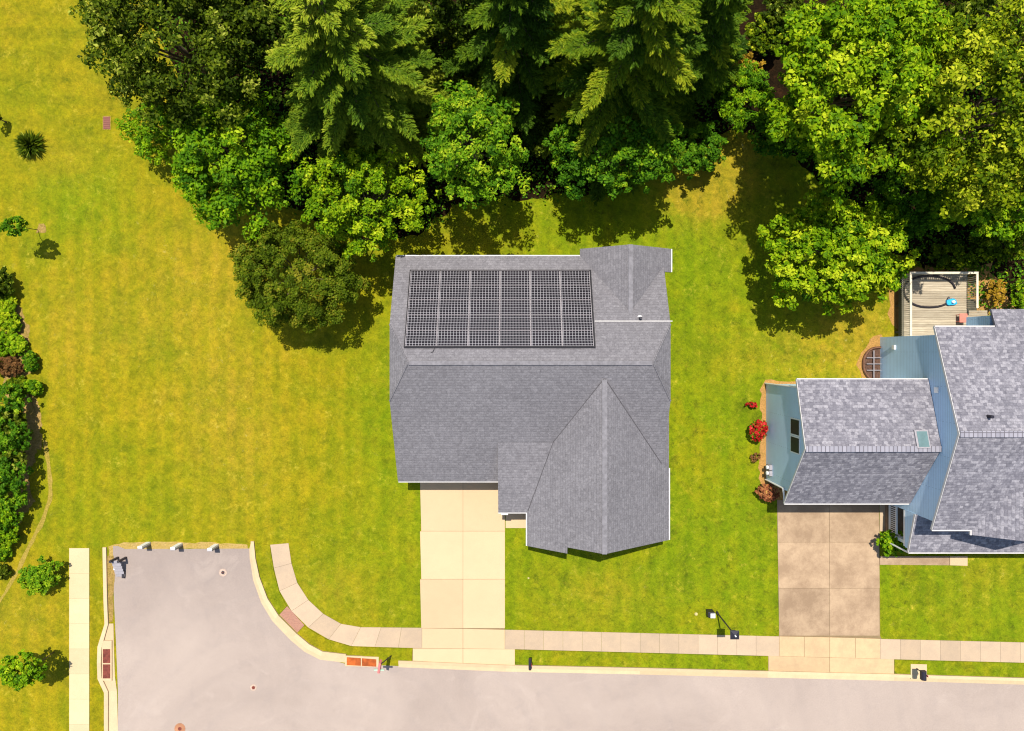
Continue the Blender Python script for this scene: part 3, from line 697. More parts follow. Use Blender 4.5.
# ------------------------------------------------------------------ blue neighbour house
nh = thing('house', 'light blue sided house with mottled blue grey shingles beside the wooden deck', 'house', (22, -4, 0))
wl = MB()
wl.profx([(-1.94, 0), (-1.94, 4.62), (-5.04, 5.85), (-7.8, 3.55), (-7.8, 0)], 15.42, 22.5)
wl.profx([(.9, 0), (.9, 5.60), (-4.07, 7.55), (-8.98, 5.45), (-8.98, 0)], 22.34, 36)
wl.profy([(24.6, 3.3), (24.6, 5.4), (26.8, 6.85), (29.0, 5.4), (29.0, 3.3)], -9.3, -8.5)
wl.box(25.5, 36, .5, 1.95, 3.2, 5.15)
wl.build('wall', M['blue'], nh)
c = MB(); c.profx([(-8.95, 2.75), (-8.95, 3.78), (-11.08, 3.12), (-11.08, 2.75)], 22.32, 22.40); c.build('porch_gable', M['blue'], nh)
r = MB(); X0, X1 = 15.28, 22.32
r.shell([(X0, -1.47, 4.99), (X1, -1.47, 4.99), (X1, -5.04, 6.13), (X0, -5.04, 6.13), (X0, -8.49, 3.27), (X1, -8.49, 3.27)], [[0, 1, 2, 3], [3, 2, 5, 4]], .13)
gr = r.build('garage_roof', M['shingle_n'], nh)
r = MB(); X0, X1 = 22.24, 36.2
r.shell([(X0, 1.33, 5.72), (25.42, 1.33, 5.72), (25.42, 2.28, 5.36), (X1, 2.28, 5.36), (X1, -4.07, 7.77), (X0, -4.07, 7.77), (X0, -9.41, 5.48), (X1, -9.41, 5.48), (25.42, -4.07, 7.77)], [[0, 1, 8, 5], [1, 2, 3, 4, 8], [5, 8, 4, 7, 6]], .14)
mr = r.build('roof', M['shingle_n'], nh)
r = MB(); r.shell([(24.34, -9.68, 5.48), (26.8, -9.68, 7.13), (29.26, -9.68, 5.48), (29.26, -5.5, 5.48), (26.8, -5.5, 7.13), (24.34, -5.5, 5.48)], [[0, 1, 4, 5], [1, 2, 3, 4]], .14)
fg = r.build('gable_roof', M['shingle_n'], nh)
r = MB(); r.shell([(22.25, -8.96, 3.95), (36, -8.96, 3.95), (36, -11.24, 3.26), (22.25, -11.24, 3.26)], [[0, 1, 2, 3]], .13)
pr = r.build('porch_roof', M['shingle_n'], nh)
c = MB(); c.box(15.28, 22.3, -5.04 - .15, -5.04 + .15, 6.06, 6.155); c.build('ridge_cap', M['cap_n'], gr)
c = MB(); c.box(22.24, 36, -4.07 - .16, -4.07 + .16, 7.70, 7.795); c.build('ridge_cap', M['cap_n'], mr)
gut(15.28, 22.28, -8.56, -8.494, 3.25, nh); gut(22.25, 36, -11.31, -11.244, 3.25, nh); gut(22.24, 24.33, -9.48, -9.414, 5.47, nh); gut(24.27, 24.336, -9.70, -9.41, 5.46, nh); gut(15.28, 22.3, -1.466, -1.41, 4.97, nh); gut(22.24, 25.4, 1.334, 1.39, 5.70, nh)
def rake(x, prof, th=.13):
    t = MB(); t.profx([(y, z - .02) for y, z in prof] + [(y, z - th - .04) for y, z in prof[::-1]], x - .03, x - .003); t.build('rake_trim', M['gutter'], nh)
rake(15.28, [(-1.47, 4.99), (-5.04, 6.13), (-8.49, 3.27)]); rake(22.24, [(1.33, 5.72), (-4.07, 7.77), (-9.41, 5.48)]); rake(22.25, [(-8.96, 3.95), (-11.24, 3.26)])
def downspout(pts):
    d = MB(); d.tube(pts, .05, 6); d.build('downspout', M['white'], nh)
downspout([(15.36, -1.9, .05), (15.36, -1.9, 4.75), (15.34, -1.45, 4.86)])
downspout([(15.36, -7.72, .05), (15.36, -7.72, 2.9), (15.34, -8.5, 3.1)])
downspout([(22.3, -11.28, .3), (22.3, -11.28, 3.1)])
# garage-end window pair
for (ya, yb) in ((-3.64, -4.52), (-4.61, -5.49)): window(15.42, (ya + yb) / 2, 4.42, .04, abs(yb - ya) - .06, 1.1, nh)
# skylight on the garage roof
def gz(y): return 4.99 + (y + 1.47) / (-5.04 + 1.47) * (6.13 - 4.99)
def sheet(mb, xa, xb, ya, yb, lo, hi, zf):
    mb.hull([(xa, ya, zf(ya) + lo), (xb, ya, zf(ya) + lo), (xb, yb, zf(yb) + lo), (xa, yb, zf(yb) + lo), (xa, ya, zf(ya) + hi), (xb, ya, zf(ya) + hi), (xb, yb, zf(yb) + hi), (xa, yb, zf(yb) + hi)],
            [[0, 3, 2, 1], [4, 5, 6, 7], [0, 1, 5, 4], [1, 2, 6, 5], [2, 3, 7, 6], [3, 0, 4, 7]])
f = MB(); sheet(f, 21.02, 21.72, -4.98, -4.08, -.02, .10, gz); sk_o = f.build('skylight', M['grey'], gr)
f = MB(); sheet(f, 21.12, 21.66, -4.92, -4.14, .05, .112, gz); f.build('pane', M['skyglass'], sk_o)
# roof vent, wall lamp, gable vent, meters
def mz(y): return 7.77 + (y + 4.07) / (1.33 + 4.07) * (5.72 - 7.77)
vx, vy = PX(986, 7.3), PY(416, 7.3)
c = MB(); c.tube([(vx, vy, mz(vy) - .1), (vx, vy, mz(vy) + .35)], .085, 10); c.build('vent_pipe', M['black'], mr)
c = MB(); c.box(22.24, 22.34, .15, .4, 1.5, 1.75); c.build('wall_lamp', M['white'], nh)
c = MB(); c.box(22.27, 22.345, -2.15, -1.85, 5.55, 5.9); c.build('gable_vent', M['white'], nh)
for yy in (-6.85, -7.2):
    c = MB(); c.box(15.24, 15.424, yy - .15, yy + .15, .55, 1.05); mtr = c.build('meter_box', M['grey'], nh)
    c = MB(); c.tube([(15.25, yy, .86), (15.12, yy, .86)], .10, 12); c.build('meter_dial', M['white'], mtr)
# garage door and front porch
gd = MB()
for i in range(4): gd.box(16.3, 21.4, -7.86, -7.804, .03 + i * .54, .55 + i * .54)
gd.build('garage_door', M['white'], nh)
c = MB(); c.box(22.62, 34, -11.05, -9.0, -.05, .32); c.build('porch_floor', simple('porch_boards', (.20, .125, .075), .8, 0, .2, 4), nh)
for xx in (22.74, 26.0, 30.0):
    c = MB(); c.box(xx - .09, xx + .09, -11.05, -10.87, .32, 3.12); c.build('porch_post', M['white'], nh)
c = MB(); c.box(22.42, 34, -11.03, -10.89, 2.6, 2.74); c.build('porch_beam', M['white'], nh)
c = MB(); c.box(22.31, 22.43, -11.03, -9.0, 2.6, 2.74); c.build('porch_beam', M['white'], nh)
c = MB(); c.box(22.64, 22.73, -10.75, -9.02, 1.16, 1.24); c.box(22.64, 22.73, -10.75, -9.02, .42, .48)
for i in range(15): yy = -10.72 + i * .12; c.box(22.665, 22.705, yy - .02, yy + .02, .48, 1.16)
c.box(22.85, 25.9, -11.0, -10.91, 1.16, 1.24); c.box(22.85, 25.9, -11.0, -10.91, .42, .48)
for i in range(24): xx = 22.92 + i * .125; c.box(xx - .02, xx + .02, -10.975, -10.935, .48, 1.16)
c.build('railing', M['white'], nh)
window(24.0, -8.98, 1.8, 1.4, .04, 1.3, nh)
c = MB(); c.box(26.3, 27.2, -9.04, -8.984, .32, 2.4); c.build('door', M['white'], nh)

# window well
ww = thing('window_well', 'brown half round corrugated window well against the blue wall', 'window well', (22.0, -.7, 0))
cxx, cyy = 22.33, -.72
arc = [(cxx - 1.05 * math.sin(math.pi * k / 16) ** .7, cyy + 1.0 * math.cos(math.pi * k / 16)) for k in range(17)]
c = MB(); c.tube([(x, y, .12) for x, y in arc], .07, 6); c.build('rim', M['copper'], ww)
c = MB(); c.face([(x, y, .013) for x, y in arc]); c.build('well_floor', M['well'], ww)
c = MB()
for yy in (-.35, -.72, -1.1): c.box(21.45, 22.33, yy - .02, yy + .02, .15, .19)
c.box(21.85, 21.9, -1.55, .1, .16, .20); c.build('grate', M['grey'], ww)

# ------------------------------------------------------------------ deck and what stands on it
dk = thing('deck', 'weathered wooden deck with pale railing behind the blue house', 'deck', (25, 2.7, 0))
c = MB()
for i in range(26):
    ya = .93 + i * .141
    if ya > 4.5: break
    c.box(23.19, 27.05 if ya > 2.45 else 28.25, ya, ya + .13, .86, .90)
c.build('decking', M['board'], dk)
c = MB(); c.box(23.16, 23.22, .92, 4.6, .55, .858); c.box(23.22, 27.1, 4.54, 4.6, .55, .858); c.box(27.06, 27.1, 2.5, 4.54, .55, .858)
c.build('joist_frame', M['frame_wood'], dk)
for px_, py_ in ((23.3, 4.45), (25.1, 4.45), (26.95, 4.45), (23.3, 1.2), (23.3, 2.8), (26.95, 2.6)):
    c = MB(); c.box(px_ - .06, px_ + .06, py_ - .06, py_ + .06, 0, .86); c.build('support_post', M['frame_wood'], dk)
c = MB(); c.box(23.10, 23.22, .95, 4.66, 1.82, 1.87); c.box(23.22, 27.08, 4.54, 4.66, 1.82, 1.87); c.box(26.96, 27.08, 2.55, 4.54, 1.82, 1.87)
c.build('top_rail', M['railwood'], dk)
c = MB(); c.box(23.14, 23.18, .95, 4.6, .98, 1.02); c.box(23.18, 27.04, 4.58, 4.62, .98, 1.02)
for i in range(31): yy = 1.0 + i * .118; c.box(23.14, 23.18, yy - .019, yy + .019, .86, 1.82)
for i in range(32): xx = 23.3 + i * .118; c.box(xx - .019, xx + .019, 4.58, 4.62, .86, 1.82)
for i in range(16): yy = 2.62 + i * .118; c.box(27.0, 27.04, yy - .019, yy + .019, .86, 1.82)
c.build('balustrade', M['railwood'], dk)
st = MB()
for i in range(3): st.box(27.12 + i * .34, 27.44 + i * .34, 2.45, 3.1, .60 - i * .25, .65 - i * .25)
st.box(27.1, 28.2, 3.1, 3.14, .3, .55)
st.build('stair', M['frame_wood'], dk)
ring = MB(); cX, cY = PX(929.5, .95), PY(291.5, .95)
pts = []
for k in range(33):
    a = math.radians(10 + k * 9.6)
    pts.append((cX + 1.52 * math.cos(a) * (1 + .03 * math.sin(3 * a)), cY + .98 * math.sin(a) * (1 + .05 * math.cos(2 * a)), .96))
ring.tube(pts, .06, 6)
tag(ring.build('hose', M['hose'], None, 0, True), 'thick black hose curled in a wide loop on deck boards', 'hose')
sp = thing('water_toy', 'blue plastic water pump toy lying at the end of black hose', 'toy', (PX(950.5, .95), PY(302, .95), .90))
bx_, by_ = sp.location[0], sp.location[1]
c = MB(); c.prism(wobble([(bx_ - .30, by_ - .16), (bx_ + .05, by_ - .20), (bx_ + .34, by_ - .12), (bx_ + .28, by_ + .12), (bx_ + .02, by_ + .20), (bx_ - .24, by_ + .14)], .03, .12, 2), .902, 1.06); c.build('body', M['cyan'], sp, .02)
c = MB(); c.tube([(bx_ + .05, by_, 1.06), (bx_ + .05, by_ , 1.2)], .09, 10); c.build('cap', M['white'], sp)
c = MB(); c.tube([(bx_ - .2, by_ + .12, 1.0), (bx_ - .1, by_ + .3, 1.0)], .05, 8); c.build('nozzle', M['black'], sp)
stl = thing('side_table', 'small coral red side table on deck near the house', 'table', (PX(963.5, 1.3), PY(318, 1.3), .9))
sx_, sy_ = stl.location[0], stl.location[1]
c = MB(); c.box(sx_ - .23, sx_ + .23, sy_ - .26, sy_ + .26, 1.27, 1.31); c.build('table_top', M['redstool'], stl, .015)
for dx in (-.18, .18):
    for dy in (-.2, .2):
        c = MB(); c.box(sx_ + dx - .02, sx_ + dx + .02, sy_ + dy - .02, sy_ + dy + .02, .90, 1.27); c.build('leg', M['redstool'], stl)

# ------------------------------------------------------------------ street things
def mailbox(px, py, base, label, wdt, lng, pad=False):
    X, Y = PX(px, 1.15), PY(py, 1.15); bx, by = PX(base[0]), PY(base[1])
    t = thing('mailbox', label, 'mailbox', (bx, by, 0))
    p = MB(); p.tube([(bx, by, 0), (bx, by, .95), (X, Y + lng * .1, 1.03)], .05, 8); p.build('post', M['dark'], t)
    b = MB(); n = 8
    prof = [(X - wdt / 2, 1.0), (X + wdt / 2, 1.0)] + [(X + wdt / 2 * math.cos(math.pi * k / n), 1.14 + wdt / 2 * math.sin(math.pi * k / n)) for k in range(n + 1)]
    b.profy(prof, Y - lng / 2, Y + lng / 2); b.build('box', M['black'], t)
    d = MB(); d.box(X - wdt / 2 + .015, X + wdt / 2 - .015, Y - lng / 2 - .02, Y - lng / 2 - .003, 1.02, 1.2); d.build('door', M['dark'], t)
    fl = MB(); fl.box(X + wdt / 2 + .004, X + wdt / 2 + .02, Y - .05, Y + .05, 1.1, 1.32); fl.build('flag', M['red'], t)
mailbox(530, 664.5, (530, 661), 'slim black mailbox on the grass strip beside the pale driveway', .17, .62)
mailbox(923.8, 675.5, (916, 668), 'broad black mailbox on a concrete pad near the tan driveway', .30, .52)
m = MB(); m.prism(G([(910, 663.5), (926, 663.8), (926, 679), (910, 678.5)]), -.1, .085)
struct(m.build('mailbox_pad', M['conc_kerb']))
# lamp post
lx, ly = 12.25, -15.93
lp = thing('lamp_post', 'dark slender lamp post with a square lantern on front lawn', 'lamp post', (lx, ly, 0))
bx, by = PX(717), PY(612.5)
lp.location = (bx, by, 0)
c = MB(); c.tube([(bx, by, 0), (bx, by, .25)], [.09, .06], 10); c.tube([(bx, by, .25), (bx, by, 2.95)], [.045, .038], 10)
tipx, tipy = bx, by
c.build('post', M['dark'], lp)
c = MB()
b0 = 2.95
c.hull([(bx - .12, by - .12, b0), (bx + .12, by - .12, b0), (bx + .12, by + .12, b0), (bx - .12, by + .12, b0), (bx - .2, by - .2, b0 + .42), (bx + .2, by - .2, b0 + .42), (bx + .2, by + .2, b0 + .42), (bx - .2, by + .2, b0 + .42)], [[0, 3, 2, 1], [0, 1, 5, 4], [1, 2, 6, 5], [2, 3, 7, 6], [3, 0, 4, 7]])
c.build('lantern_glass', M['glass'], lp)
c = MB(); zt = b0 + .425
c.hull([(bx - .25, by - .25, zt), (bx + .25, by - .25, zt), (bx + .25, by + .25, zt), (bx - .25, by + .25, zt), (bx, by, zt + .14)], [[0, 3, 2, 1], [0, 1, 4], [1, 2, 4], [2, 3, 4], [3, 0, 4]]); c.build('lantern_cap', M['black'], lp)
c = MB(); c.tube([(bx, by, zt + .12), (bx, by, zt + .22)], [.05, .035], 8); c.build('finial', M['white'], lp)
ub = thing('utility_box', 'black utility box with a grey lid beside the lamp post', 'utility box', (PX(709), PY(611.5), 0))
ux, uy = ub.location[0], ub.location[1]
c = MB(); c.box(ux - .2, ux + .2, uy - .16, uy + .16, 0, .55); c.build('body', M['black'], ub, .02)
c = MB(); c.box(ux - .08, ux + .22, uy - .18, uy + .1, .555, .62); c.build('lid', simple('pale_lid', (.5, .5, .48), .5), ub, .02)
def rock(px, py, r, label):
    c = MB(); x, y = PX(px), PY(py)
    n = 9; rr = random.Random(px)
    ring0 = [(x + r * 1.1 * rr.uniform(.8, 1.2) * math.cos(2 * math.pi * k / n), y + r * rr.uniform(.8, 1.2) * math.sin(2 * math.pi * k / n)) for k in range(n)]
    c.prism(ring0, -.03, r * .45)
    tag(c.build('stone', M['stone'], None, r * .3), label, 'stone')
rock(696, 614, .11, 'small pale yellowish stone in lawn left of the utility box')
rock(528.5, 578, .06, 'tiny pale stone in front lawn right of the pale driveway')
# street sign by the inlet
ss = thing('street_sign', 'red street sign on a dark post beside the orange storm inlet', 'street sign', (PX(391.5), PY(655.5), 0))
bx, by = ss.location[0], ss.location[1]
tx, ty = PX(381, 2.0), PY(664, 2.0)
c = MB(); c.tube([(bx, by, 0), (tx, ty, 2.0)], .035, 8); c.build('post', M['dark'], ss)
c = MB(); X, Y = PX(379.4, 2.1), PY(667.5, 2.1)
c.hull([(X - .03, Y + .30, 1.70), (X + .11, Y + .30, 1.78), (X + .02, Y - .30, 1.72), (X - .12, Y - .30, 1.64), (X - .03, Y + .30, 2.2), (X + .11, Y + .30, 2.3), (X + .02, Y - .30, 2.24), (X - .12, Y - .30, 2.14)], [[0, 3, 2, 1], [4, 5, 6, 7], [0, 1, 5, 4], [1, 2, 6, 5], [2, 3, 7, 6], [3, 0, 4, 7]])
c.build('sign_panel', simple('faded_red', (.55, .16, .15), .5), ss)
c = MB(); c.box(PX(374, 2.1), PX(384, 2.1), PY(670.8, 2.1), PY(669.5, 2.1), 2.0, 2.1); c.build('name_blade', simple('pale_green', (.35, .5, .36), .5), ss)
# storm inlets
def inlet(label, boxpx, plates, mt):
    x0_, y0_, x1_, y1_ = boxpx
    t = thing('storm_inlet', label, 'storm drain', (*P((x0_ + x1_) / 2, (y0_ + y1_) / 2)[:2], 0))
    c = MB(); q = G([(x0_, y0_), (x1_, y0_ + (1.4 if x1_ - x0_ > 20 else 0)), (x1_, y1_ + (.8 if x1_ - x0_ > 20 else 0)), (x0_, y1_)]); c.prism(q, -.1, .10); c.build('concrete_top', M['conc_kerb'], t)
    for p in plates:
        c = MB(); c.prism(G(p), -.05, .125); c.build('grate', mt, t)
        xs_ = [a[0] for a in p]; ys_ = [a[1] for a in p]
    return t
inlet('storm inlet with two orange rusty plates beside the curved sidewalk', (345.5, 655.0, 379, 665.3), [[(347.2, 656.4), (361.2, 657.4), (361.2, 664.9), (347.2, 664.2)], [(362.3, 657.5), (376.6, 658.6), (376.6, 665.8), (362.3, 665.0)]], M['rust'])
inlet('storm inlet with two dark red rusty plates along left kerb', (102.8, 640, 112.6, 680), [[(104, 648.4), (111.2, 648.4), (111.2, 662.2), (104, 662.2)], [(104, 663.6), (111.2, 663.6), (111.2, 677.5), (104, 677.5)]], M['rust_dk'])
def manhole(px, py, r, label, mt, collar=None):
    t = thing('manhole_cover', label, 'manhole cover', P(px, py))
    x, y = P(px, py)[:2]
    if collar: c = MB(); c.disc(x, y, -.02, .016, collar, 14); c.build('collar', mat_soil('pale_collar', (.42, .30, .24), (.48, .36, .27), 4.0), t)
    c = MB(); c.disc(x, y, -.02, .024, r); c.build('lid', mt, t)
    c = MB(); c.disc(x, y, .02, .030, r * .35, 8); c.build('boss', M['rust_dk'], t)
manhole(180, 728.5, .33, 'round orange brown manhole cover at lower left of the road', simple('orange_iron', (.33, .15, .075), .8, 0, .2, 4))
manhole(223, 572.5, .10, 'small dark valve cover with a pale collar near the stub end', M['dark'], .24)
manhole(253.5, 687.5, .10, 'small reddish valve cover in the middle of the road bend', M['rust_dk'], .20)
dc = thing('drain_grate', 'rectangular maroon drain grate set in the dry lawn', 'drain grate', P(107, 123))
x, y = P(107, 123)[:2]
c = MB(); c.box(x - .25, x + .25, y - .42, y + .42, -.05, .03); c.build('frame', M['trail'], dc)
c = MB()
c.box(x - .21, x + .21, y - .38, y + .38, .02, .035)
for i in range(6): c.box(x - .20, x + .20, y - .36 + i * .13, y - .29 + i * .13, .036, .05)
c.build('grate', simple('maroon_iron', (.19, .07, .05), .8), dc)
# white marker posts at the end of the stub
for (px, py), lab in (((148.5, 544), 'white marker post at road end, leftmost of the three'), ((180.5, 545), 'white marker post at road end, middle of the three'), ((216.5, 546), 'white marker post at road end, rightmost near kerb')):
    x, y = P(px, py)[:2]
    t = thing('marker_post', lab, 'marker post', (x, y, 0), 'marker posts at the road end')
    c = MB(); c.box(x - .13, x + .13, y + .02, y + .13, 0, 1.0); c.build('post', M['white'], t)
    c = MB(); c.box(x - .15, x + .15, y - .05, y + .017, .0, .98); c.build('backing', M['grey'], t)
    c = MB(); c.box(x - .1, x + .15, y - .09, y - .053, .05, .45); c.build('reflector', M['dark'], t)
# barricade
bt = thing('barricade', 'grey metal barricade with dark posts at corner of the road stub', 'barricade', P(122, 562))
for px in (118.2, 126.2):
    x, y = P(px, 557.5)[:2]
    c = MB(); c.box(x - .06, x + .06, y - .06, y + .06, 0, .9); c.build('post', M['dark'], bt)
x, y = P(121.5, 566)[:2]
c = MB()
for i in range(6):
    yy = y + .48 - i * .19
    c.box(x - .26, x + .26, yy - .14, yy + .02, .08 + .1 * (5 - i), .11 + .1 * (5 - i))
c.build('panel', M['grey'], bt)
x, y = P(116.8, 566)[:2]
c = MB(); c.box(x - .04, x + .02, y - .15, y + .15, .0, .3); c.build('bracket', M['white'], bt)
x, y = P(124.5, 569)[:2]
c = MB(); c.box(x - .06, x + .06, y - .5, y - .1, .0, .2); c.build('foot', M['dark'], bt)

# ------------------------------------------------------------------ vegetation
def leaves_mesh(name, C, Nn, L, W, tone, mat, parent, T=None):
    n = len(C)
    Nn = Nn / (np.linalg.norm(Nn, axis=1, keepdims=True) + 1e-9)
    R = RNG.normal(size=(n, 3)) if T is None else T + RNG.normal(size=(n, 3)) * .25
    t = R - (R * Nn).sum(1, keepdims=True) * Nn; t /= np.linalg.norm(t, axis=1, keepdims=True) + 1e-9
    b = np.cross(Nn, t)
    L = L[:, None]; W = W[:, None]
    V = np.empty((n, 4, 3))
    V[:, 0] = C - t * L * .5; V[:, 1] = C + b * W * .5 + Nn * L * .08 + t * L * .06; V[:, 2] = C + t * L * .5; V[:, 3] = C - b * W * .5 + Nn * L * .08 + t * L * .06
    me = bpy.data.meshes.new(name)
    me.vertices.add(4 * n); me.vertices.foreach_set('co', V.reshape(-1).astype(np.float32))
    me.loops.add(4 * n); me.loops.foreach_set('vertex_index', np.arange(4 * n, dtype=np.int32))
    me.polygons.add(n); me.polygons.foreach_set('loop_start', np.arange(0, 4 * n, 4, dtype=np.int32)); me.polygons.foreach_set('loop_total', np.full(n, 4, dtype=np.int32))
    me.update(calc_edges=True)
    at = me.attributes.new('tone', 'FLOAT', 'FACE'); at.data.foreach_set('value', np.clip(tone, 0, 1).astype(np.float32))
    me.materials.append(mat)
    o = bpy.data.objects.new(name, me); COL.objects.link(o)
    if parent is not None: o.parent = parent; o.matrix_parent_inverse = Pinv(parent)
    return o
def unit(n):
    d = RNG.normal(size=(n, 3)); return d / np.linalg.norm(d, axis=1, keepdims=True)

def broadleaf(name, label, cat, px, py, zc, rx, ry, rz, mat, nl=70, per=220, leaf=.26, lobe=.30, low=-.35, group=None, trunk=True, tone=.5, base=None, asp=.55, shell=(.48, 1.06), dens=(6.2, .37, .115), bloom=None, clump=.94, irr=1.0, tr=1.0):
    cx, cy = PX(px, zc), PY(py, zc)
    bx, by = base if base else (cx, cy)
    t = thing(name, label, cat, (bx, by, 0), group)
    nl = int(nl * dens[0]); lobe = lobe * dens[1]; per = per * dens[2] * 1.22
    km = max(5, int(nl / 7))
    md = []
    while len(md) < km:                      # main limbs, spread apart
        c_ = [q for q in unit(30) if q[2] > low]
        md.append(max(c_, key=lambda q: min([np.linalg.norm(q - m_) for m_ in md] + [9])) if md else c_[0])
    md = np.array(md)
    mr = RNG.uniform(.84, 1.10, km)
    for _ in range(9):
        q = unit(1)[0]; q[2] = abs(q[2]) * .6; q /= np.linalg.norm(q)
        mr *= 1 + irr * RNG.uniform(-.20, .14) * np.clip((md @ q - .45) / .55, 0, 1) ** .7
    mt = RNG.normal(0, .10, km)
    wh = RNG.integers(0, km, nl)
    spread = 1.75 / math.sqrt(km) * clump
    d = md[wh] + RNG.normal(size=(nl, 3)) * spread * .5; d /= np.linalg.norm(d, axis=1, keepdims=True)
    d[:, 2] = np.maximum(d[:, 2], low - .25)
    off = np.linalg.norm(d - md[wh], axis=1) / spread
    rad = mr[wh] * RNG.uniform(shell[0], shell[1], nl) ** .8 * (1.02 - .20 * np.clip(off, 0, 1.5) ** 2)
    lc = np.array([cx, cy, zc]) + d * rad[:, None] * np.array([rx, ry, rz]) * (1 - lobe * .5)
    lr = lobe * min(rx, ry) * RNG.uniform(.55, 1.3, nl)
    lt = RNG.normal(0, .15, nl) + mt[wh]
    idx = np.repeat(np.arange(nl), (per * (lr / lr.mean()) ** 1.6).astype(int) + 5)
    n = len(idx)
    dd = unit(n); dd[:, 2] = np.abs(dd[:, 2]) * .9 - .28 * RNG.random(n)
    dd += d[idx] * .45
    dd /= np.linalg.norm(dd, axis=1, keepdims=True)
    rr = lr[idx] * (RNG.random(n) ** .45) * RNG.uniform(.85, 1.15, n)
    C = lc[idx] + dd * rr[:, None] * np.array([1, 1, .75])
    Nn = dd * .55 + np.array([0, 0, .55]) + RNG.normal(size=(n, 3)) * .42
    L = leaf * .82 * RNG.uniform(.6, 1.35, n); W = L * asp * RNG.uniform(.8, 1.25, n)
    tn = tone + lt[idx] + RNG.normal(0, .17, n)
    keep = C[:, 2] > .05
    leaves_mesh('crown', C[keep], Nn[keep], L[keep], W[keep], tn[keep], mat, t)
    if bloom:
        kk = np.flatnonzero(keep & (C[:, 2] > zc - rz * .2)); kk = RNG.choice(kk, int(len(kk) * .4), replace=False)
        leaves_mesh('blossom', C[kk] + np.array([0, 0, .05]), Nn[kk], L[kk] * 1.0, L[kk] * .8, tn[kk], bloom, t)
    tk = MB()
    th = max(.15, zc - rz * .55); r0 = (.035 * (zc + rz) * .55 + .02) * tr
    wob = [(bx, by, 0), (bx + (cx - bx) * .3 + RNG.normal(0, .04), by + (cy - by) * .3, th * .5), (cx, cy, th), (cx + RNG.normal(0, .1), cy + RNG.normal(0, .1), zc + rz * .25)]
    tk.tube(wob, [r0, r0 * .85, r0 * .65, r0 * .2], 8)
    br = tk
    for k in RNG.choice(nl, min(nl, 12 if trunk else 6), replace=False):
        a = Vector((cx, cy, th * RNG.uniform(.75, 1.1))); b = Vector(lc[k]); mid = a.lerp(b, .5) + Vector((0, 0, -.08 * (b - a).length)) + Vector(RNG.normal(0, .08, 3))
        br.tube([a, mid, b], [r0 * .42, r0 * .26, r0 * .08], 5)
    tk.build('trunk', M['bark'], t, 0, True)
    return t

def pine(name, label, X, Y, ht, r_low, mat, z_low=2.5, levels=13, group=None, tone=.5, per=46, blade=.20):
    t = thing(name, label, 'tree', (X, Y, 0), group)
    tk = MB(); tk.tube([(X, Y, 0), (X + .05, Y, ht * .5), (X, Y, ht)], [.26, .17, .03], 9); br = tk; Cs, Ns, Ts, tn = [], [], [], []
    for lv in range(levels):
        f = lv / (levels - 1)
        z = z_low + (ht - z_low) * f ** .9
        Lb = r_low * (1 - f) ** .75 * RNG.uniform(.92, 1.05) + .35
        nb = int(6 + 3 * (1 - f)); a0 = RNG.uniform(0, 6.28)
        for k in range(nb):
            az = a0 + 2 * math.pi * k / nb + RNG.normal(0, .16)
            L = Lb * RNG.uniform(.72, 1.15)
            rise = .22 + .45 * f - .10 * (1 - f); bt_ = RNG.normal(0, .17)
            dirv = np.array([math.cos(az), math.sin(az), 0])
            side = np.array([-math.sin(az), math.cos(az), 0])
            def bp(u): return np.array([X, Y, z]) + dirv * L * u + np.array([0, 0, L * (rise * u - .38 * u * u)])
            br.tube([bp(0), bp(.4), bp(.75), bp(1.0)], [.05, .035, .02, .01], 4)
            ntw = max(4, int(L * 5.2))
            for j in range(ntw + 1):
                u = .22 + .78 * (j / ntw)
                tl = (.26 + .40 * L * (1 - u) * .55 + .14) * RNG.uniform(.8, 1.2)
                for s_ in ((-1, 1) if j < ntw else (0,)):
                    tw = dirv * (.75 if s_ else 1) + side * s_ * .75 + np.array([0, 0, RNG.uniform(-.22, .05)]); tw /= np.linalg.norm(tw)
                    tl2 = tl if s_ else .35
                    n = max(8, int(per * tl2 / .5))
                    uu = RNG.uniform(.1, 1.0, n)
                    rad = .115 * (1.05 - .35 * uu)
                    off = unit(n) * (rad * RNG.random(n) ** .4)[:, None]; off[:, 2] *= .8
                    Cs.append(bp(u) + tw * (uu * tl2)[:, None] + off)
                    Ns.append(off / .12 * .8 + np.array([0, 0, .75]) + RNG.normal(size=(n, 3)) * .25)
                    Ts.append(np.tile(tw, (n, 1)) + off * 3)
                    tn.append(tone + bt_ + .22 * (uu - .5) + RNG.normal(0, .11, n))
    C = np.vstack(Cs); n = len(C)
    L = blade * RNG.uniform(.7, 1.3, n)
    leaves_mesh('foliage', C, np.vstack(Ns), L, L * .27, np.concatenate(tn), mat, t, np.vstack(Ts))
    tk.build('trunk', M['bark'], t, 0, True)
    return t

WG = 'trees along the wood edge'
# big evergreens
pine('pine_tree', 'tall light green pine with drooping fronds behind the bright maple', -7.8, 14.3, 15.0, 5.7, LEAF['pine_y'], 2.2, 14, WG, .58)
pine('pine_tree', 'tall pine with pale frond tips directly behind the dark green tree', 5.6, 14.6, 15.5, 5.2, LEAF['pine'], 2.2, 14, WG, .60)
pine('pine_tree', 'narrow dark pine at top edge between two larger pines', 0.0, 16.2, 14.0, 4.2, LEAF['pine'], 2.0, 12, WG, .40)
pine('pine_tree', 'slim pale pine at top edge right of the tallest pine', 9.6, 16.4, 12.5, 3.0, LEAF['pine'], 1.8, 11, WG, .48)
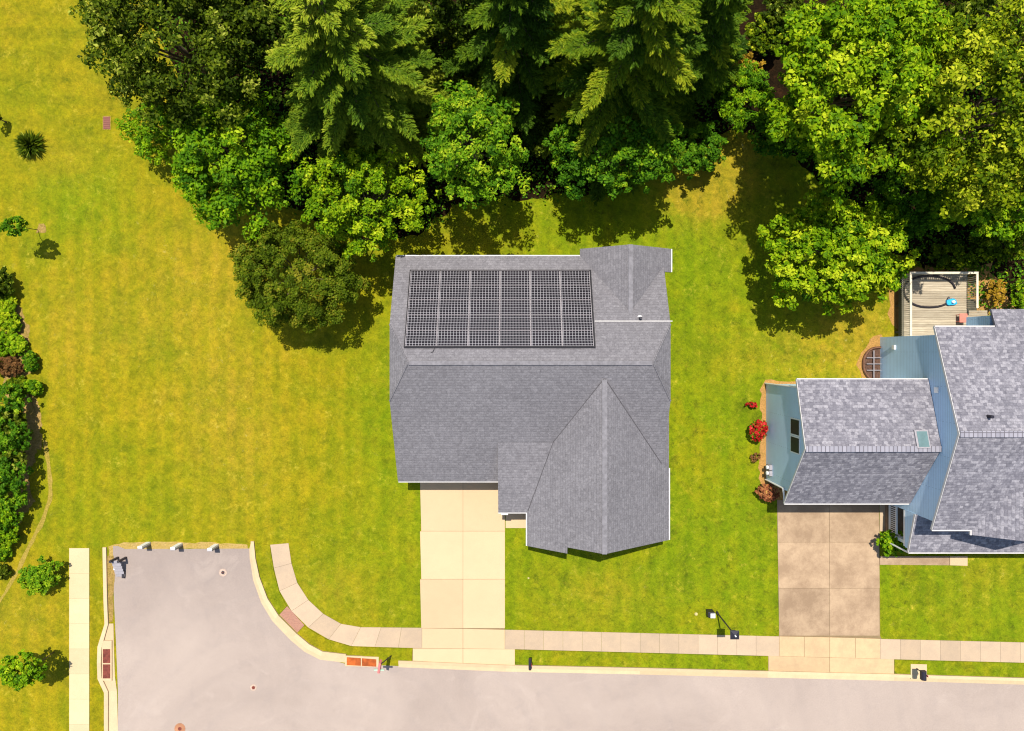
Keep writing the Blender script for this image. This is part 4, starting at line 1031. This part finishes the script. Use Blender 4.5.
# broadleaf trees of the wood edge
broadleaf('tree', 'dark olive tree with small glossy leaves at upper left', 'tree', 172, 40, 7.5, 5.3, 4.9, 4.2, LEAF['dark'], 130, 190, .24, .24, -.5, WG, tone=.58, dens=(6.5, .36, .14))
broadleaf('tree', 'bright green maple at the lawn edge below the dark olive tree', 'tree', 236, 164, 5.0, 4.4, 3.9, 3.2, LEAF['bright'], 80, 260, .25, .30, -.3, WG, tone=.52)
broadleaf('shrub', 'bright green bush at left foot of the bright maple', 'shrub', 160, 128, 1.6, 2.2, 2.0, 1.3, LEAF['bright'], 40, 130, .20, .36, -.2, None, False, .55)
broadleaf('tree', 'round dull olive tree with fine leaves near house corner', 'tree', 294, 274, 3.1, 3.6, 3.0, 2.5, LEAF['fine'], 130, 240, .15, .25, -.4, WG, tone=.62, shell=(.75, 1.0), dens=(4.8, .45, .30), clump=1.3)
broadleaf('tree', 'yellow green tree just behind the house back left corner', 'tree', 362, 199, 4.6, 3.5, 2.9, 2.5, LEAF['yellow'], 70, 230, .22, .30, -.35, WG, tone=.55)
broadleaf('tree', 'green tree with drooping leafy top behind middle of solar house', 'tree', 472, 140, 6.0, 3.0, 3.5, 3.0, LEAF['mid'], 70, 230, .22, .30, -.45, WG, tone=.66)
broadleaf('tree', 'deep green low tree in shade below the tall pine', 'tree', 604, 150, 5.0, 4.5, 2.7, 2.4, LEAF['mid'], 80, 210, .22, .29, -.35, WG, tone=.46)
broadleaf('tree', 'huge bright yellow green tree at the top right of wood', 'tree', 850, 80, 8.5, 4.4, 4.9, 4.0, LEAF['yellow'], 120, 240, .28, .26, -.5, WG, tone=.58)
broadleaf('tree', 'olive green tree with sparse leaves filling the upper right corner', 'tree', 985, 110, 8.5, 5.6, 5.2, 4.2, LEAF['olive'], 120, 210, .26, .25, -.5, WG, tone=.66, dens=(6.5, .36, .14))
broadleaf('tree', 'bright tree at right edge above the wooden deck', 'tree', 1002, 196, 5.2, 4.0, 2.7, 2.4, LEAF['bright'], 70, 200, .26, .29, -.4, WG, tone=.58)
broadleaf('tree', 'isolated round lawn tree with its shadow left of wooden deck', 'tree', 834, 250, 3.9, 4.25, 3.35, 2.6, LEAF['yellow'], 120, 190, .26, .25, -.25, None, tone=.60, clump=1.05, dens=(7.0, .36, .12), irr=.35)
broadleaf('shrub', 'light green understory shrub with narrow leaves in the wood gap', 'shrub', 744, 98, 2.2, 2.3, 2.6, 1.5, LEAF['bright'], 45, 150, .26, .33, -.2, None, False, .48, asp=.32)
broadleaf('shrub', 'orange leaved shrub deep in the gap behind narrow leaved shrub', 'shrub', 737, 66, 1.5, 1.5, .9, .8, LEAF['orange'], 20, 110, .15, .36, -.2, None, False, .5)
broadleaf('shrub', 'low dark green bush under trees beside the narrow leaved shrub', 'shrub', 790, 128, 2.4, 2.2, 2.0, 1.7, LEAF['mid'], 40, 140, .24, .33, -.3, None, False, .42)
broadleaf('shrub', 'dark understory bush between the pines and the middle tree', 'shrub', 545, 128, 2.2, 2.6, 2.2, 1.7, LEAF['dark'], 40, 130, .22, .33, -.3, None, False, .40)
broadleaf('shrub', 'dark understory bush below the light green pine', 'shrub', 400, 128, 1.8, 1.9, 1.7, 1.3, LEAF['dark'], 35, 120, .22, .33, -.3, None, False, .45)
broadleaf('shrub', 'dark green bush under trees left of deck', 'shrub', 905, 205, 2.6, 2.2, 2.4, 2.0, LEAF['mid'], 40, 150, .24, .33, -.3, None, False, .40)
broadleaf('shrub', 'shaded bush along the wood edge above the wooden deck', 'shrub', 960, 255, 1.2, 2.0, 1.1, .9, LEAF['olive'], 30, 110, .2, .35, -.2, None, False, .40)
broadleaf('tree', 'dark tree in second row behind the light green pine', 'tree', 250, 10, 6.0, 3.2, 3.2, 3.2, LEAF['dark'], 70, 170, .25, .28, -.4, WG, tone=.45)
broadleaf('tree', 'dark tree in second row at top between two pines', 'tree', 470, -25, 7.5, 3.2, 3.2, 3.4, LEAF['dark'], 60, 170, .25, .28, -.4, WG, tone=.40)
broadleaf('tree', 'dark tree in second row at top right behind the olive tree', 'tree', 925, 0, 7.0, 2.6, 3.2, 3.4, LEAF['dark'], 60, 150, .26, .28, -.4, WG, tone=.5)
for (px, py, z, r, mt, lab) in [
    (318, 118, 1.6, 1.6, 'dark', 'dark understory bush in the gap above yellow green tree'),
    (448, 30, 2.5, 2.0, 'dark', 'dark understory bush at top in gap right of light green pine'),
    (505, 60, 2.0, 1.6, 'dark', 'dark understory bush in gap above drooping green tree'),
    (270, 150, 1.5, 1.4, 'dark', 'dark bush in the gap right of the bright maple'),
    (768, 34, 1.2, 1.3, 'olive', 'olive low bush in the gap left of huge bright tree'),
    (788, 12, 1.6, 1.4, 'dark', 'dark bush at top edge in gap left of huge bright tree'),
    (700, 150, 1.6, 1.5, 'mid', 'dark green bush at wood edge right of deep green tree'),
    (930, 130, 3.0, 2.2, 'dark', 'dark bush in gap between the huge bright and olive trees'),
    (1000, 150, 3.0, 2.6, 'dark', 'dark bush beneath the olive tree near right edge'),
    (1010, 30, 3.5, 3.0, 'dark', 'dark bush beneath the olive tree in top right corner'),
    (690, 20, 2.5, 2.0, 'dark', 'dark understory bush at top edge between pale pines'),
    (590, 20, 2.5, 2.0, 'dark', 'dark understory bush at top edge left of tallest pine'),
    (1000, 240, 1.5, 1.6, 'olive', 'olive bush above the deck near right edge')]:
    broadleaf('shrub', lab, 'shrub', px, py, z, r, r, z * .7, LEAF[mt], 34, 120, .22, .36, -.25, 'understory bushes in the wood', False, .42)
# ground cover of the wood floor
def inside(x, y, poly):
    r_ = np.zeros(len(x), bool); n = len(poly)
    for i in range(n):
        (x1, y1), (x2, y2) = poly[i], poly[(i + 1) % n]
        cnd = ((y1 > y) != (y2 > y)); r_ ^= cnd & (x < (x2 - x1) * (y - y1) / (y2 - y1 + 1e-9) + x1)
    return r_
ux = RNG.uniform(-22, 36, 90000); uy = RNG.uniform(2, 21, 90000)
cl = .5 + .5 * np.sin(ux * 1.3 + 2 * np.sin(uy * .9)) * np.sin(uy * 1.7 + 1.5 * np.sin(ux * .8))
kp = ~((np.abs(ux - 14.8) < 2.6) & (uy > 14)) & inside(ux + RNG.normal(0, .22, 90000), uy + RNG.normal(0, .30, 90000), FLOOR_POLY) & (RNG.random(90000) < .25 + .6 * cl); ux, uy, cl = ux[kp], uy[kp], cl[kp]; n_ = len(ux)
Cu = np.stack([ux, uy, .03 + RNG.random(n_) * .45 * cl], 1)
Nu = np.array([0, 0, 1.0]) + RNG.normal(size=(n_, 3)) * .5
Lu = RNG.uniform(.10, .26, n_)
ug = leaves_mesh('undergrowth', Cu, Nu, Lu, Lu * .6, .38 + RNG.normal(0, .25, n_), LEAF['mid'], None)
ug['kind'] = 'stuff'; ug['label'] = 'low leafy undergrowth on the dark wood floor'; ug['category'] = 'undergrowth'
# lawn and hedge plants at the left
def spiky(name, label, px, py, r, z, mat, n=260):
    x, y = P(px, py)[:2]; t = thing(name, label, 'shrub', (x, y, 0))
    az = RNG.uniform(0, 6.283, n); el = RNG.uniform(.1, 1.45, n); ln = r * RNG.uniform(.6, 1.1, n) * (1.05 - .3 * (el / 1.45))
    D = np.stack([np.cos(az) * np.cos(el), np.sin(az) * np.cos(el), np.sin(el) * z / r], 1)
    C = np.array([x, y, .05]) + D * (ln * .5)[:, None]
    Nn = np.stack([-np.cos(az) * np.sin(el), -np.sin(az) * np.sin(el), np.cos(el)], 1)
    leaves_mesh('blades', C, Nn + RNG.normal(size=(n, 3)) * .2, ln, np.full(n, .11), .5 + RNG.normal(0, .22, n), mat, t, D * 4)
    c = MB(); c.tube([(x, y, 0), (x, y, z * .5)], [.08, .03], 6); c.build('stem', M['bark'], t)
spiky('spiky_shrub', 'dark spiky shrub alone on the dry lawn at upper left', 33, 146, 1.05, 1.0, LEAF['dark'], 420)
broadleaf('young_tree', 'small young tree at left edge with its shadow on lawn', 'tree', 14, 226, 2.6, .95, .62, .7, LEAF['mid'], 26, 90, .17, .38, -.4, None, True, .6, base=P(38, 230)[:2], tr=.30)
broadleaf('shrub', 'small dark shrub cut by left frame edge', 'shrub', -3, 118, .8, .35, .5, .5, LEAF['dark'], 12, 60, .14, .4, -.2, None, False)
broadleaf('young_tree', 'young green tree beside the top of cream sidewalk strip', 'tree', 40, 578, .8, 1.35, 1.1, .75, LEAF['mid'], 38, 100, .19, .36, -.35, None, True, .72, base=P(49, 577)[:2], tr=.5)
broadleaf('young_tree', 'young bright tree beside the lower end of cream sidewalk', 'tree', 24, 672, 2.3, 1.35, 1.15, 1.1, LEAF['bright'], 40, 100, .20, .36, -.35, None, True, .52, base=P(54, 652)[:2], tr=.4)
HG = 'hedge bushes along the left edge'
for (px, py, z, rx, ry, mt, lab, tn) in [
    (-2, 283, .8, .9, 1.0, 'dark', 'dark hedge bush at the left edge, topmost of hedge', .5),
    (4, 305, .3, .7, .6, 'yellow', 'pale low bush just under the topmost dark hedge bush', .62),
    (9, 322, .3, .8, .7, 'yellow', 'yellow green loose hedge bush beside the lawn', .62),
    (17, 343, .32, .7, .8, 'bright', 'light green hedge bush beside the weedy lawn edge', .68),
    (0, 346, .4, .7, .9, 'bright', 'mid green hedge bush left of the light green one', .52),
    (31, 362, .4, .4, .7, 'mid', 'small dark green bush jutting from hedge into lawn', .45),
    (10, 366, .4, .9, .6, 'brown', 'rusty brown low bush in the gap of hedge', .4),
    (34, 387, .4, .6, .5, 'bright', 'light small bush above the brown bare soil', .45),
    (16, 386, .3, .8, .6, 'olive', 'olive low bush between rusty bush and dense hedge', .5),
    (5, 404, 1.2, 1.2, 1.0, 'mid', 'dark green hedge bush at the upper end of dense hedge', .50),
    (13, 424, 1.0, .8, .9, 'dark', 'dark leafy bush bulging from dense hedge near brown soil', .7),
    (4, 436, 1.3, 1.6, 1.2, 'mid', 'dense dark green hedge bush beside brown bare soil', .45),
    (11, 456, 1.1, 1.0, 1.0, 'dark', 'dark hedge bush in the middle of the dense hedge', .75),
    (5, 474, 1.3, 1.5, 1.2, 'mid', 'darkest dense hedge bush below the middle one', .40),
    (8, 496, 1.0, 1.2, 1.0, 'mid', 'green hedge bush above the lowest bright bush', .60),
    (5, 518, .9, 1.0, 1.0, 'bright', 'bright green bush at the lower end of hedge', .45),
    (6, 536, .5, .8, .6, 'yellow', 'yellow green low bush just below the hedge', .5),
    (2, 552, .4, .6, .5, 'bright', 'low bright weed bush beside worn path', .5),
    (2, 571, .35, .45, .4, 'dark', 'tiny dark bush at left edge beside worn path', .5)]:
    broadleaf('hedge_bush', lab, 'bush', px, py, z, rx * 1.1, ry * 1.1, z * .75 + .2, LEAF[mt], 34, 120, .19, .36, -.25, HG, False, tn, clump=1.25)
# planting at the blue house
broadleaf('flowering_shrub', 'red flowering shrub beside the blue garage wall', 'shrub', 757, 430, .6, .62, .66, .5, LEAF['mid'], 26, 60, .16, .38, -.2, None, False, .4, bloom=LEAF['flower'])
broadleaf('shrub', 'small red flowered plant above the large red shrub', 'shrub', 751.5, 405, .3, .42, .22, .25, LEAF['brown'], 8, 40, .13, .45, -.2, None, False, .35, bloom=LEAF['flower'])
broadleaf('shrub', 'small brown twiggy plant below red flowering shrub', 'shrub', 755.5, 457, .3, .36, .32, .25, LEAF['brown'], 8, 22, .13, .45, -.2, None, False, .5)
broadleaf('shrub', 'salmon leaved shrub at corner of blue garage', 'shrub', 768, 493, .6, .82, .6, .5, LEAF['salmon'], 28, 60, .16, .38, -.2, None, False, .5)
broadleaf('shrub', 'dark green shrub in bed beside the front porch', 'shrub', 893, 543, .95, 1.0, .75, .7, LEAF['bright'], 30, 120, .2, .36, -.2, None, False, .6)
broadleaf('shrub', 'yellow orange young shrub right of the wooden deck', 'shrub', 996, 293, .7, .65, .9, .7, LEAF['orange'], 22, 70, .14, .38, -.2, None, False, .55)
broadleaf('shrub', 'olive yellow shrub at right edge beside deck', 'shrub', 1019, 296, .9, .7, 1.0, .8, LEAF['yellow'], 22, 70, .14, .38, -.2, None, False, .5)
